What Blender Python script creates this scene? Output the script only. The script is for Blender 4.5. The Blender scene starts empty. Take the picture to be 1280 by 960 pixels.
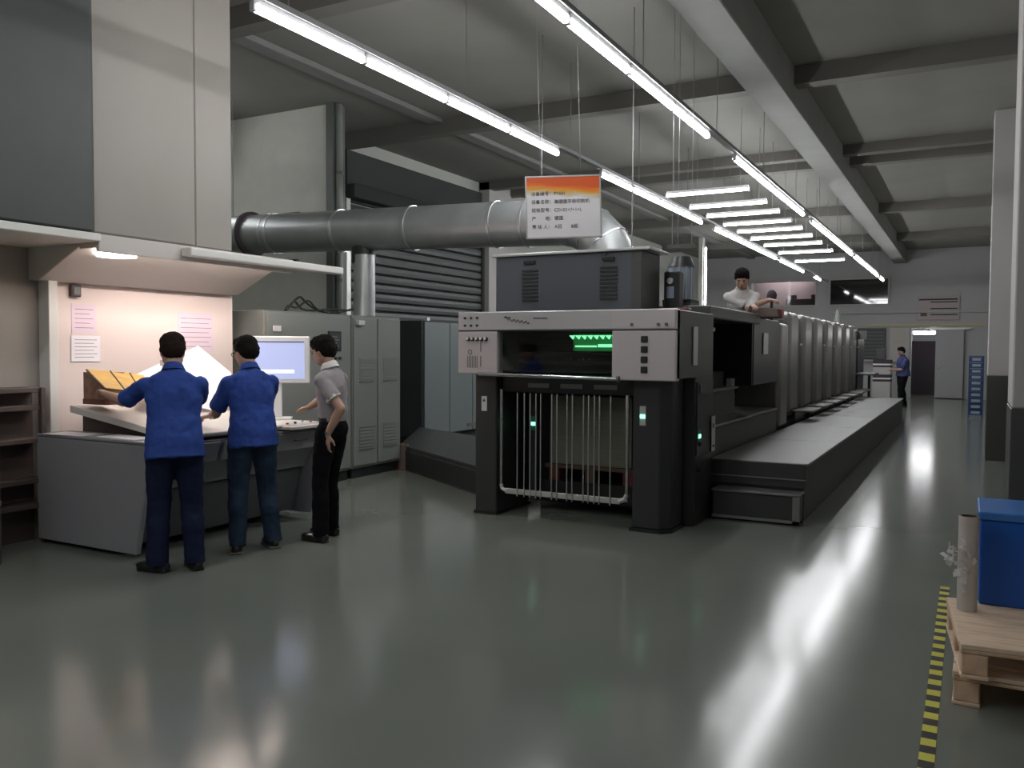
import bpy, bmesh, math, random
from math import sin, cos, pi, radians, atan, atan2, sqrt
from mathutils import Vector, Matrix, Euler
random.seed(7)
SC = bpy.context.scene
COL = SC.collection
V = Vector

# ------------------------------------------------------------------ camera
FPX = 1060.0
cam_d = bpy.data.cameras.new('camera'); cam = bpy.data.objects.new('camera', cam_d); COL.objects.link(cam)
cam_d.sensor_fit = 'HORIZONTAL'; cam_d.sensor_width = 36.0; cam_d.lens = 36.0 * FPX / 1280
cam_d.clip_start = 0.05; cam_d.clip_end = 200
yaw = atan(572 / FPX); pitch = -atan(43 / FPX); roll = radians(.3)
fw = V((-sin(yaw) * cos(pitch), cos(yaw) * cos(pitch), sin(pitch)))
r0 = V((cos(yaw), sin(yaw), 0)); u0 = r0.cross(fw)
rr = r0 * cos(roll) + u0 * sin(roll); uu = u0 * cos(roll) - r0 * sin(roll)
cam.matrix_world = Matrix(((rr.x, uu.x, -fw.x, 0), (rr.y, uu.y, -fw.y, 0), (rr.z, uu.z, -fw.z, 1.56), (0, 0, 0, 1)))
SC.camera = cam

# ------------------------------------------------------------------ world, exposure
w = bpy.data.worlds.new('world'); SC.world = w; w.use_nodes = True
w.node_tree.nodes['Background'].inputs[0].default_value = (.55, .6, .6, 1)
w.node_tree.nodes['Background'].inputs[1].default_value = .3
SC.view_settings.view_transform = 'Standard'; SC.view_settings.look = 'None'
SC.view_settings.exposure = 0.28; SC.view_settings.gamma = 1.0; SC.view_settings.use_curve_mapping = False
SC.cycles.use_denoising = True; SC.cycles.max_bounces = 6; SC.cycles.sample_clamp_indirect = 4
TUBE_E = 34.0      # emission of the fluorescent tubes
BOOTH_E = 74.0     # emission of the viewing booth lamp

# ------------------------------------------------------------------ materials
def mat(name, col, rough=.5, metal=0., var=.0, scale=4., bump=0., bscale=60., emit=None, es=0., spec=None,
        stretch=None, alpha=None, coat=0.):
    m = bpy.data.materials.new(name); m.use_nodes = True
    nt = m.node_tree; b = nt.nodes['Principled BSDF']
    c = (col[0], col[1], col[2], 1)
    b.inputs['Base Color'].default_value = c
    b.inputs['Roughness'].default_value = rough; b.inputs['Metallic'].default_value = metal
    if spec is not None: b.inputs['Specular IOR Level'].default_value = spec
    if coat: b.inputs['Coat Weight'].default_value = coat; b.inputs['Coat Roughness'].default_value = .08
    if emit: b.inputs['Emission Color'].default_value = (*emit, 1); b.inputs['Emission Strength'].default_value = es
    if alpha is not None: b.inputs['Alpha'].default_value = alpha
    if var or bump:
        tc = nt.nodes.new('ShaderNodeTexCoord'); mp = nt.nodes.new('ShaderNodeMapping')
        nt.links.new(tc.outputs['Object'], mp.inputs[0])
        if stretch: mp.inputs['Scale'].default_value = stretch
    if var:
        n = nt.nodes.new('ShaderNodeTexNoise'); n.inputs['Scale'].default_value = scale; n.inputs['Detail'].default_value = 6
        nt.links.new(mp.outputs[0], n.inputs['Vector'])
        r = nt.nodes.new('ShaderNodeValToRGB')
        r.color_ramp.elements[0].position = .3; r.color_ramp.elements[1].position = .7
        r.color_ramp.elements[0].color = (*[x * (1 - var) for x in col], 1)
        r.color_ramp.elements[1].color = (*[min(1, x * (1 + var)) for x in col], 1)
        nt.links.new(n.outputs['Fac'], r.inputs[0]); nt.links.new(r.outputs[0], b.inputs['Base Color'])
    if bump:
        n2 = nt.nodes.new('ShaderNodeTexNoise'); n2.inputs['Scale'].default_value = bscale; n2.inputs['Detail'].default_value = 3
        nt.links.new(mp.outputs[0], n2.inputs['Vector'])
        bp = nt.nodes.new('ShaderNodeBump'); bp.inputs['Strength'].default_value = bump; bp.inputs['Distance'].default_value = .02
        nt.links.new(n2.outputs['Fac'], bp.inputs['Height']); nt.links.new(bp.outputs[0], b.inputs['Normal'])
    return m

M = {}
def mk(k, *a, **kw): M[k] = mat(k, *a, **kw)
mk('floor', (.172, .188, .163), .15, var=.07, scale=.7, bump=.09, bscale=1.5, spec=.5)
mk('ceiling', (.225, .22, .20), .9, var=.05, scale=1.)
mk('beam', (.21, .21, .20), .8, var=.06, scale=2)
mk('dark_beam', (.145, .14, .125), .7)
mk('wall', (.50, .51, .47), .8, var=.04, scale=.8)
mk('wall_light', (.66, .66, .60), .8, var=.04)
mk('wall_white', (.48, .465, .45), .75, var=.03, scale=1.2)
mk('wall_far', (.42, .42, .42), .8, var=.04, scale=.6)
mk('wall_dark', (.045, .05, .05), .8)
mk('dado', (.06, .06, .055), .5)
mk('panel_grey', (.07, .076, .073), .6, var=.04)
mk('column', (.32, .295, .265), .6, var=.04, scale=1.5)
mk('booth_white', (.72, .62, .58), .6)
mk('canopy', (.62, .58, .54), .5)
mk('booth_trim', (.75, .74, .70), .4)
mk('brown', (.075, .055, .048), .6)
mk('door_leaf', (.30, .30, .27), .6)
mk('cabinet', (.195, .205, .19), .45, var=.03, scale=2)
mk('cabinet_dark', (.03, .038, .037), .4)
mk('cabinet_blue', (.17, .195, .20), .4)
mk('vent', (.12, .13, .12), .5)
mk('console', (.285, .285, .30), .5, var=.03)
mk('console_dark', (.12, .125, .13), .5)
mk('desk', (.66, .62, .58), .45)
mk('desk_edge', (.50, .46, .45), .5)
mk('press_light', (.54, .53, .53), .35, metal=.25, var=.03, scale=3)
mk('press_pink', (.60, .545, .55), .3, metal=.15)
mk('press_dark', (.028, .030, .030), .35)
mk('press_mid', (.075, .075, .073), .42)
mk('press_leg', (.030, .033, .032), .45)
mk('press_top', (.085, .095, .11), .42)
mk('press_black', (.010, .011, .011), .35)
mk('tower', (.27, .26, .25), .30, metal=.75, var=.06, scale=6, stretch=(1, 1, .05))
mk('tread', (.20, .20, .195), .35, metal=.5, bump=.3, bscale=120)
mk('tread_side', (.045, .045, .045), .45)
mk('tread_trim', (.30, .30, .30), .3, metal=.7)
mk('galv', (.42, .44, .44), .38, metal=.7, var=.12, scale=3, bump=.05, bscale=6)
mk('galv_ring', (.6, .62, .62), .3, metal=.9)
mk('steel', (.6, .6, .6), .25, metal=1.)
mk('alu', (.62, .62, .6), .4, metal=.6)
mk('black', (.012, .012, .012), .5)
mk('rubber', (.015, .015, .015), .7)
mk('shutter', (.10, .11, .108), .45, metal=.3)
mk('white', (.75, .75, .74), .5)
mk('paper', (.82, .80, .84), .7)
mk('paper_pink', (.72, .58, .66), .7)
mk('ink', (.05, .045, .05), .7)
mk('ink_red', (.35, .08, .07), .7)
mk('tube', (1, 1, 1), .5, emit=(.97, .98, 1.), es=TUBE_E)
mk('booth_lamp', (1, 1, 1), .5, emit=(1., .87, .80), es=BOOTH_E)
mk('booth_disc', (1, 1, 1), .5, emit=(1., .9, .85), es=5.)
mk('fitting', (.5, .5, .5), .5)
mk('rail', (.24, .24, .24), .5, metal=.4)
mk('green_glow', (.1, .5, .25), .5, emit=(.25, 1., .45), es=1.6)
mk('green_dark', (.02, .16, .06), .5, emit=(.05, .5, .12), es=.12)
mk('green_led', (.3, 1, .6), .5, emit=(.25, 1., .62), es=2.2)
mk('green_case', (.03, .2, .12), .4)
mk('red_plastic', (.45, .05, .06), .4)
mk('red_dark', (.16, .025, .03), .4)
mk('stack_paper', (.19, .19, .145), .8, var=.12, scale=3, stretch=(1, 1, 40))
mk('skin', (.50, .30, .215), .5, var=.06, scale=9)
mk('skin_dark', (.36, .22, .165), .5, var=.05, scale=9)
mk('lip', (.40, .17, .14), .5)
mk('hair', (.014, .012, .011), .85, spec=.1, bump=.6, bscale=180)
mk('hair_brown', (.026, .016, .013), .85, spec=.1, bump=.6, bscale=180)
mk('blue_shirt', (.035, .075, .30), .75, var=.14, scale=5, bump=.35, bscale=9, spec=.12)
mk('blue_dull', (.06, .07, .17), .8, var=.1, scale=5, spec=.12)
mk('navy', (.014, .020, .050), .8, var=.12, scale=6, bump=.3, bscale=10, spec=.12)
mk('jeans', (.026, .042, .072), .8, var=.3, scale=7, bump=.3, bscale=10, spec=.12)
mk('black_cloth', (.007, .007, .009), .95, bump=.3, bscale=10, spec=.12)
mk('polo', (.34, .31, .32), .8, var=.07, scale=5, bump=.3, bscale=9, spec=.12)
mk('white_shirt', (.75, .73, .72), .8, var=.05, bump=.3, bscale=9, spec=.12)
mk('white_cloth', (.78, .74, .72), .8)
mk('shoe', (.010, .010, .010), .35)
mk('sole', (.12, .11, .10), .7)
mk('screen', (.25, .28, .45), .3, emit=(.46, .52, .80), es=.62)
mk('screen_glow', (.5, .55, .7), .3, emit=(.66, .70, .92), es=.9)
mk('glass_dark', (.008, .009, .009), .05, spec=.8)
mk('carton_side', (.28, .155, .10), .6, var=.3, scale=18)
mk('carton_gold', (.62, .37, .08), .45, var=.18, scale=10)
mk('carton_dark', (.10, .05, .035), .6)
mk('carton_band', (.18, .07, .055), .5)
mk('wood', (.70, .53, .38), .7, var=.16, scale=5, stretch=(1, 9, 9), bump=.2, bscale=30)
mk('wood_end', (.62, .43, .29), .75, var=.25, scale=12, bump=.2, bscale=40)
mk('wood_dark', (.10, .06, .04), .8)
mk('blue_crate', (.006, .085, .40), .42)
mk('blue_lid', (.035, .16, .46), .45)
mk('core', (.50, .45, .41), .6, var=.05, scale=10)
mk('blue_bin', (.03, .07, .17), .5)
mk('bin_grey', (.32, .38, .46), .5)
mk('pink_room', (.55, .42, .44), .8)
mk('purple_dark', (.06, .045, .055), .8)
mk('rust', (.14, .05, .02), .8)
mk('mauve', (.14, .10, .09), .8)
mk('tape_yellow', (.62, .58, .06), .5)
mk('tape_black', (.010, .010, .009), .5)
mk('board', (.42, .36, .36), .6)
mk('yellow_print', (.50, .44, .26), .6)

def film_mat():
    m = bpy.data.materials.new('plastic_film'); m.use_nodes = True; b = m.node_tree.nodes['Principled BSDF']
    b.inputs['Base Color'].default_value = (.85, .85, .85, 1); b.inputs['Roughness'].default_value = .12
    b.inputs['Alpha'].default_value = .5; b.inputs['Specular IOR Level'].default_value = 1.0
    return m
M['film'] = film_mat()
def glass_mat(name, tint, a):
    m = bpy.data.materials.new(name); m.use_nodes = True; nt = m.node_tree
    nt.nodes.clear(); o = nt.nodes.new('ShaderNodeOutputMaterial'); mx = nt.nodes.new('ShaderNodeMixShader')
    t = nt.nodes.new('ShaderNodeBsdfTransparent'); t.inputs[0].default_value = (*tint, 1)
    g = nt.nodes.new('ShaderNodeBsdfGlossy'); g.inputs['Roughness'].default_value = .06; g.inputs[0].default_value = (.8, .8, .8, 1)
    mx.inputs[0].default_value = a
    nt.links.new(t.outputs[0], mx.inputs[1]); nt.links.new(g.outputs[0], mx.inputs[2]); nt.links.new(mx.outputs[0], o.inputs[0])
    return m
M['glass'] = glass_mat('glass', (.8, .82, .82), .045)
M['glass_clear'] = glass_mat('glass_clear', (.9, .9, .9), .015)

def sign_mat():           # printed orange swirl at the top of the hanging board: flat print
    m = bpy.data.materials.new('sign_print'); m.use_nodes = True; nt = m.node_tree; b = nt.nodes['Principled BSDF']
    tc = nt.nodes.new('ShaderNodeTexCoord'); sp = nt.nodes.new('ShaderNodeSeparateXYZ'); nt.links.new(tc.outputs['Generated'], sp.inputs[0])
    n = nt.nodes.new('ShaderNodeTexNoise'); n.inputs['Scale'].default_value = 3
    mp = nt.nodes.new('ShaderNodeMapping'); mp.inputs['Scale'].default_value = (1, 1, 5); mp.inputs['Rotation'].default_value = (0, .25, 0)
    nt.links.new(tc.outputs['Generated'], mp.inputs[0]); nt.links.new(mp.outputs[0], n.inputs['Vector'])
    ml = nt.nodes.new('ShaderNodeMath'); ml.operation = 'MULTIPLY_ADD'; ml.inputs[1].default_value = -.22
    nt.links.new(sp.outputs['X'], ml.inputs[0]); nt.links.new(sp.outputs['Z'], ml.inputs[2])
    ml.inputs[1].default_value = .10
    m2 = nt.nodes.new('ShaderNodeMath'); m2.operation = 'MULTIPLY_ADD'; m2.inputs[1].default_value = .16
    nt.links.new(n.outputs['Fac'], m2.inputs[0]); nt.links.new(ml.outputs[0], m2.inputs[2])
    r = nt.nodes.new('ShaderNodeValToRGB'); nt.links.new(m2.outputs[0], r.inputs[0])
    e = r.color_ramp.elements; e[0].position = .80; e[0].color = (.88, .85, .86, 1); e[1].position = 1.0; e[1].color = (.75, .12, .03, 1)
    for p, c in ((.85, (.72, .60, .38, 1)), (.90, (.80, .38, .05, 1)), (.95, (.85, .20, .03, 1))):
        x = e.new(p); x.color = c
    nt.links.new(r.outputs[0], b.inputs['Base Color']); b.inputs['Roughness'].default_value = .4
    return m
M['sign'] = sign_mat()

# ------------------------------------------------------------------ helpers
WL = {}
def wloc(o):
    v = V((0, 0, 0))
    while o is not None:
        if WL.get(o.name) == 'local': return v      # coordinates given in that thing's own frame
        v = v + o.location; o = o.parent
    return v
def tag(o, label=None, cat=None, group=None, kind=None):
    if label: o['label'] = label
    if cat: o['category'] = cat
    if group: o['group'] = group
    if kind: o['kind'] = kind
    return o
def thing(name, label, cat, loc=(0, 0, 0), rz=None, group=None):
    o = bpy.data.objects.new(name, None); COL.objects.link(o); o.location = loc; o.empty_display_size = .1
    if rz is not None: o.rotation_euler = (0, 0, rz); WL[o.name] = 'local'
    return tag(o, label, cat, group)

class MB:
    def __init__(s): s.v = []; s.f = []
    def add(s, vs, fs):
        n = len(s.v); s.v += [tuple(p) for p in vs]; s.f += [tuple(i + n for i in f) for f in fs]; return s
    def box(s, x0, x1, y0, y1, z0, z1):
        x0, x1 = sorted((x0, x1)); y0, y1 = sorted((y0, y1)); z0, z1 = sorted((z0, z1))
        return s.add([(x0, y0, z0), (x1, y0, z0), (x1, y1, z0), (x0, y1, z0), (x0, y0, z1), (x1, y0, z1), (x1, y1, z1), (x0, y1, z1)],
                     [(3, 2, 1, 0), (4, 5, 6, 7), (0, 1, 5, 4), (1, 2, 6, 5), (2, 3, 7, 6), (3, 0, 4, 7)])
    def obox(s, c, size, R):
        a, b, d = [x / 2 for x in size]
        vs = [V(c) + R @ V((i * a, j * b, k * d)) for k in (-1, 1) for i, j in ((-1, -1), (1, -1), (1, 1), (-1, 1))]
        return s.add(vs, [(3, 2, 1, 0), (4, 5, 6, 7), (0, 1, 5, 4), (1, 2, 6, 5), (2, 3, 7, 6), (3, 0, 4, 7)])
    def hexa(s, p):   # 8 points: bottom 4 (ccw), top 4
        return s.add(p, [(3, 2, 1, 0), (4, 5, 6, 7), (0, 1, 5, 4), (1, 2, 6, 5), (2, 3, 7, 6), (3, 0, 4, 7)])
    def cyl(s, p0, p1, r0, r1=None, n=16, cap=True):
        if r1 is None: r1 = r0
        p0 = V(p0); p1 = V(p1); d = (p1 - p0).normalized(); a = d.orthogonal().normalized(); b = d.cross(a)
        vs = [p0 + (a * cos(t) + b * sin(t)) * r0 for t in [2 * pi * i / n for i in range(n)]]
        vs += [p1 + (a * cos(t) + b * sin(t)) * r1 for t in [2 * pi * i / n for i in range(n)]]
        fs = [(i, (i + 1) % n, n + (i + 1) % n, n + i) for i in range(n)]
        if cap: fs += [tuple(range(n - 1, -1, -1)), tuple(range(n, 2 * n))]
        return s.add(vs, fs)
    def sph(s, c, r, R=None, n=14):
        c = V(c); rad = V(r) if hasattr(r, '__len__') else V((r, r, r)); R = R or Matrix.Identity(3)
        m = n // 2 + 1; vs = [c + R @ V((0, 0, -rad.z))]
        for j in range(1, m):
            ph = -pi / 2 + pi * j / m
            for i in range(n):
                t = 2 * pi * i / n; vs.append(c + R @ V((rad.x * cos(ph) * cos(t), rad.y * cos(ph) * sin(t), rad.z * sin(ph))))
        vs.append(c + R @ V((0, 0, rad.z))); L = len(vs) - 1
        fs = [(0, 1 + (i + 1) % n, 1 + i) for i in range(n)]
        for j in range(m - 2):
            for i in range(n):
                a = 1 + j * n + i; b = 1 + j * n + (i + 1) % n; fs.append((a, b, b + n, a + n))
        k = 1 + (m - 2) * n
        fs += [(k + i, k + (i + 1) % n, L) for i in range(n)]
        return s.add(vs, fs)
    def cap(s, p0, p1, r0, r1=None, n=14):
        if r1 is None: r1 = r0
        return s.cyl(p0, p1, r0, r1, n).sph(p0, r0 * .999, n=n).sph(p1, r1 * .999, n=n)
    def ring(s, rings, close=True):   # rings: list of lists of points
        n = len(rings[0]); vs = [p for r in rings for p in r]; fs = []
        for j in range(len(rings) - 1):
            for i in range(n): a = j * n + i; b = j * n + (i + 1) % n; fs.append((a, b, b + n, a + n))
        if close: fs += [tuple(range(n - 1, -1, -1)), tuple(range((len(rings) - 1) * n, len(rings) * n))]
        return s.add(vs, fs)
    def loft(s, secs, n=20):          # secs: (center, rx, ry, right, fwd)
        rg = []
        for c, rx, ry, a, b in secs:
            rg.append([V(c) + V(a) * rx * cos(2 * pi * i / n) + V(b) * ry * sin(2 * pi * i / n) for i in range(n)])
        return s.ring(rg)
    def tube(s, pts, r, n=8, cap=True):
        pts = [V(p) for p in pts]; rg = []; a = None
        for i, p in enumerate(pts):
            d = (pts[min(i + 1, len(pts) - 1)] - pts[max(i - 1, 0)]).normalized()
            if a is None: a = d.orthogonal().normalized()
            a = (a - d * a.dot(d)).normalized(); b = d.cross(a)
            R = r[i] if hasattr(r, '__len__') else r
            rg.append([p + (a * cos(2 * pi * k / n) + b * sin(2 * pi * k / n)) * R for k in range(n)])
        return s.ring(rg, cap)
    def prism(s, poly, axis, a, b):   # poly in the two other axes
        def P(u, v, t): return {'x': (t, u, v), 'y': (u, t, v), 'z': (u, v, t)}[axis]
        n = len(poly); vs = [P(u, v, a) for u, v in poly] + [P(u, v, b) for u, v in poly]
        return s.add(vs, [(i, (i + 1) % n, n + (i + 1) % n, n + i) for i in range(n)] + [tuple(range(n - 1, -1, -1)), tuple(range(n, 2 * n))])
    def mesh(s, name, off=V((0, 0, 0))):
        me = bpy.data.meshes.new(name); me.from_pydata([tuple(V(p) - off) for p in s.v], [], s.f)
        bm = bmesh.new(); bm.from_mesh(me); bmesh.ops.recalc_face_normals(bm, faces=bm.faces); bm.to_mesh(me); bm.free()
        return me
    def build(s, name, m, parent=None, bevel=0., smooth=False, org=None, seg=1):
        if parent is not None: off = wloc(parent)
        else:
            if org is None:
                xs, ys, zs = zip(*s.v); org = ((min(xs) + max(xs)) / 2, (min(ys) + max(ys)) / 2, min(zs))
            off = V(org)
        loc = V((0, 0, 0)) if parent is not None else off
        me = s.mesh(name, off); me.materials.append(M[m] if isinstance(m, str) else m)
        o = bpy.data.objects.new(name, me); COL.objects.link(o); o.location = loc
        if parent is not None: o.parent = parent
        if smooth:
            for p in me.polygons: p.use_smooth = True
            if smooth != 'all':
                bm = bmesh.new(); bm.from_mesh(me)
                for e in bm.edges: e.smooth = not (len(e.link_faces) == 2 and e.calc_face_angle(0) > .6)
                bm.to_mesh(me); bm.free()
        if bevel:
            b = o.modifiers.new('bevel', 'BEVEL'); b.width = bevel; b.segments = seg; b.limit_method = 'ANGLE'; b.angle_limit = .6
        return o
def B(x0, x1, y0, y1, z0, z1): return MB().box(x0, x1, y0, y1, z0, z1)
def struct(o, label=None): o['kind'] = 'structure'; return o
def share(mesh, name, m, parent, loc):
    o = bpy.data.objects.new(name, mesh); COL.objects.link(o); o.parent = parent; o.location = loc; return o

def text(body, name, m, parent, origin, right, up, size, label=None, align='LEFT', depth=.001):
    cu = bpy.data.curves.new(name, 'FONT'); cu.body = body; cu.size = size; cu.extrude = depth; cu.align_x = align
    tmp = bpy.data.objects.new('tmp', cu); COL.objects.link(tmp)
    dg = bpy.context.evaluated_depsgraph_get(); dg.update()
    me = bpy.data.meshes.new_from_object(tmp.evaluated_get(dg)); bpy.data.objects.remove(tmp); bpy.data.curves.remove(cu)
    R = V(right).normalized(); U = V(up).normalized(); N = R.cross(U); off = V(origin) - wloc(parent)
    Mx = Matrix(((R.x, U.x, N.x, off.x), (R.y, U.y, N.y, off.y), (R.z, U.z, N.z, off.z), (0, 0, 0, 1)))
    me.transform(Mx); me.name = name; me.materials.clear(); me.materials.append(M[m])
    o = bpy.data.objects.new(name, me); COL.objects.link(o); o.parent = parent
    if label: o['label'] = label
    return o

# ================================================================== SETTING
struct(B(-12.5, 2.2, -4, 36.5, -.1, 0).build('floor', 'floor'))
struct(B(-12.5, 2.2, -4, 36.5, 5.0, 5.1).build('ceiling', 'ceiling'))
struct(B(-12.5, 2.2, -4.1, -4, 0, 5).build('wall_near', 'wall'))
struct(B(-9.15, -9.0, 9.55, 31.7, 0, 5).build('wall_left', 'wall'))
struct(B(-6.9, -6.72, -4, 6.3, 0, 5).build('wall_booth', 'column'))
struct(B(-12.5, -6.9, 6.12, 6.3, 0, 5).build('wall_passage', 'wall'))
struct(B(-12.5, -12.35, 6.3, 9.4, 0, 5).build('wall_passage_end', 'wall'))
# wall facing the camera with the brown framed door
wd = MB(); wd.box(-12.35, -9.85, 9.4, 9.55, 0, 5); wd.box(-9.85, -9.1, 9.4, 9.55, 2.12, 5); wd.box(-9.1, -7.92, 9.4, 9.55, 0, 5)
struct(wd.build('wall_alcove', 'wall_light'))
d1 = MB(); d1.box(-9.8, -9.16, 9.44, 9.48, .01, 2.04); d1 = d1.build('door_1', 'door_leaf', bevel=.004); struct(d1)
fr = MB(); fr.box(-9.87, -9.79, 9.36, 9.5, 0, 2.12); fr.box(-9.17, -9.09, 9.36, 9.5, 0, 2.12); fr.box(-9.79, -9.17, 9.36, 9.5, 2.045, 2.12)
fr.build('door_frame', 'brown', d1, bevel=.005)
MB().cyl((-9.24, 9.44, 1.0), (-9.24, 9.39, 1.0), .012).cyl((-9.24, 9.39, 1.0), (-9.34, 9.39, 1.0), .01).build('door_handle', 'steel', d1)
struct(B(-9.0, -7.92, 9.55, 9.62, 0, 5).build('trim_1', 'vent'))
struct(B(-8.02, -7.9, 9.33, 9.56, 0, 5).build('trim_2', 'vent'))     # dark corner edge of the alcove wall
# upper dark opening band above the shutter, on the left wall
struct(B(-8.99, -8.93, 10.9, 15.5, 3.95, 4.78).build('trim_3', 'wall_dark'))
# pilasters along the left wall
for i, (a, b) in enumerate(((15.2, 16.15), (22.5, 23.2))):
    struct(B(-9.0, -8.75, a, b, 0, 5).build('pilaster', 'wall_white', bevel=.01))
# right wall and pillars
struct(B(.53, .7, 6.6, 31.7, 1.22, 5).build('wall_right', 'wall_white'))
struct(B(.52, .7, 6.6, 31.7, 0, 1.22).build('wall_right_dado', 'dado'))
struct(B(2.1, 2.2, -4, 6.6, 0, 5).build('wall_right_near', 'wall_white'))
struct(B(.7, 2.1, 6.45, 6.6, 0, 5).build('wall_right_return', 'wall_white'))
for (y0, y1, x1) in ((5.95, 6.6, 1.1), (14.0, 14.6, .53), (22.0, 22.6, .53)):
    if y0 == 22.0: continue
    p = B(.23, x1, y0, y1, 1.22, 5).build('pillar', 'wall_white', bevel=.008); struct(p)
    B(.225, x1, y0 - .005, y1, 0, 1.22).build('pillar_base', 'dado', p, bevel=.005)
# far wall with door opening and windows
fw_ = MB()
fw_.box(-12.5, -1.75, 31.7, 31.85, 0, 2.55); fw_.box(-1.02, .7, 31.7, 31.85, 0, 2.55); fw_.box(-1.75, -1.02, 31.7, 31.85, 2.35, 2.55)
fw_.box(-12.5, .7, 31.7, 31.85, 2.55, 3.2)
fw_.box(-12.5, -7.2, 31.7, 31.85, 3.2, 4.05); fw_.box(-4.85, -4.4, 31.7, 31.85, 3.2, 4.05); fw_.box(-2.5, .7, 31.7, 31.85, 3.2, 4.05)
fw_.box(-12.5, .7, 31.7, 31.85, 4.05, 5)
struct(fw_.build('wall_far', 'wall_far'))
struct(B(-4.3, .52, 31.62, 31.7, 2.86, 2.93).build('trim_4', 'wall_far', bevel=.01))
struct(B(-3.15, .45, 31.66, 31.7, 2.42, 2.5).build('trim_5', 'yellow_print'))
# window 1 (pinkish room behind) and window 2 (dark glass)
def window(name, x0, x1, pane):
    m = MB(); t = .06
    for a, b, c, d in ((x0, x1, 3.2 - t, 3.2), (x0, x1, 4.05, 4.05 + t), (x0 - t, x0, 3.2 - t, 4.05 + t), (x1, x1 + t, 3.2 - t, 4.05 + t)):
        m.box(a, b, 31.64, 31.8, c, d)
    o = struct(m.build(name, 'wall_white', bevel=.005))
    B(x0, x1, 31.72, 31.74, 3.2, 4.05).build('pane', pane, o)
    return o
w1 = window('window_1', -7.15, -4.88, 'glass_clear'); w2 = window('window_2', -4.38, -2.52, 'glass_dark')
struct(B(-7.3, -4.75, 32.9, 33.0, 2.8, 4.6).build('wall_gallery', 'pink_room'))
for x0, x1, z1 in ((-5.9, -4.9, 3.42), (-5.8, -5.55, 3.62), (-5.1, -4.95, 3.52)):
    pass
t = thing('gallery_fill_light', 'added unseen tube lamp brightening the room behind the far upper left window', 'lamp', (-6, 32.4, 4.5))  # lamp added out of sight above the window to brighten the pinkish room
B(-6.8, -5.4, 32.37, 32.43, 4.55, 4.6).build('housing', 'fitting', t)
MB().cyl((-6.8, 32.4, 4.5), (-5.4, 32.4, 4.5), .02, n=8).build('tube', 'tube', t)
t = thing('storage_box', 'long dark box with raised ends behind the far upper left window', 'box', (-5.4, 32.3, 3.2))
B(-5.95, -4.95, 32.1, 32.5, 3.2, 3.45).build('body', 'purple_dark', t, bevel=.01)
B(-5.85, -5.65, 32.15, 32.45, 3.45, 3.6).build('handle_block', 'purple_dark', t, bevel=.01)
B(-5.1, -4.97, 32.15, 32.45, 3.45, 3.6).build('handle_block', 'purple_dark', t, bevel=.01)
struct(B(-7.3, -4.7, 31.85, 33.0, 3.1, 3.2).build('gallery_floor', 'wall_far'))
struct(B(-7.3, -4.7, 31.85, 33.0, 4.6, 4.65).build('gallery_ceiling', 'wall_far'))
# corridor beyond the far door
struct(B(-2.0, -.8, 34.6, 34.7, 0, 2.7).build('wall_corridor', 'wall_far'))
struct(B(-2.1, -2.0, 31.85, 34.7, 0, 2.7).build('wall_corridor_left', 'wall_far'))
struct(B(-.8, -.7, 31.85, 34.7, 0, 2.7).build('wall_corridor_right', 'wall_far'))
struct(B(-2.1, -.7, 31.85, 34.7, 2.7, 2.75).build('ceiling_corridor', 'wall_far'))
d3 = struct(B(-1.95, -.9, 34.52, 34.58, 0, 1.95).build('door_3', 'purple_dark', bevel=.005))
for i in range(7): B(-1.9 + i * .145, -1.84 + i * .145, 34.49, 34.52, .1, 1.05).build('door_slat', 'wall_dark', d3)
d2 = struct(B(-1.02, -.19, 31.58, 31.64, .03, 2.3).build('door_2', 'wall_far', bevel=.006))
B(-.95, -.9, 31.55, 31.58, 1.0, 1.15).build('door_handle', 'steel', d2)
B(-1.2, .0, 31.56, 31.66, 2.3, 2.36).build('door_track', 'alu', d2)

# ceiling beams
for i, y in enumerate((6.3, 10.75, 15.2, 16.1, 21.5, 27)):
    z = .16 if i in (2, 3) else .22
    struct(B(-9.0, .53 if y > 7 else 2.1, y, y + .22, 5 - z, 5.0).build('ceiling_beam', 'dark_beam'))
# long concrete girders beside the lamp rows
struct(B(-2.35, -1.95, 2.0, 31.7, 4.55, 5.0).build('girder', 'beam', bevel=.01))
struct(B(-7.25, -7.0, 2.0, 31.7, 4.93, 5.0).build('girder', 'beam', bevel=.01))
# floor tape: yellow and black pieces
tape = thing('floor_tape', 'yellow and black striped hazard tape on floor beside pallets', 'tape', (-.11, 4.5, 0))
ya, bl = MB(), MB()
me_y = MB().hexa([(-.028, -.035, .0), (.028, -.035, 0), (.028, .035, 0), (-.028, .035, 0), (-.028, -.035, .0015), (.028, -.035, .0015), (.028, .035, .0015), (-.028, .035, .0015)]).mesh('stripe')
me_y.materials.append(M['tape_yellow']); me_b = me_y.copy(); me_b.materials.clear(); me_b.materials.append(M['tape_black'])
yy = 2.6; k = 0
while yy < 6.25:
    share(me_b if k % 2 else me_y, 'stripe', None, tape, (0, yy - 4.5, .0005)); yy += .07; k += 1

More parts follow.
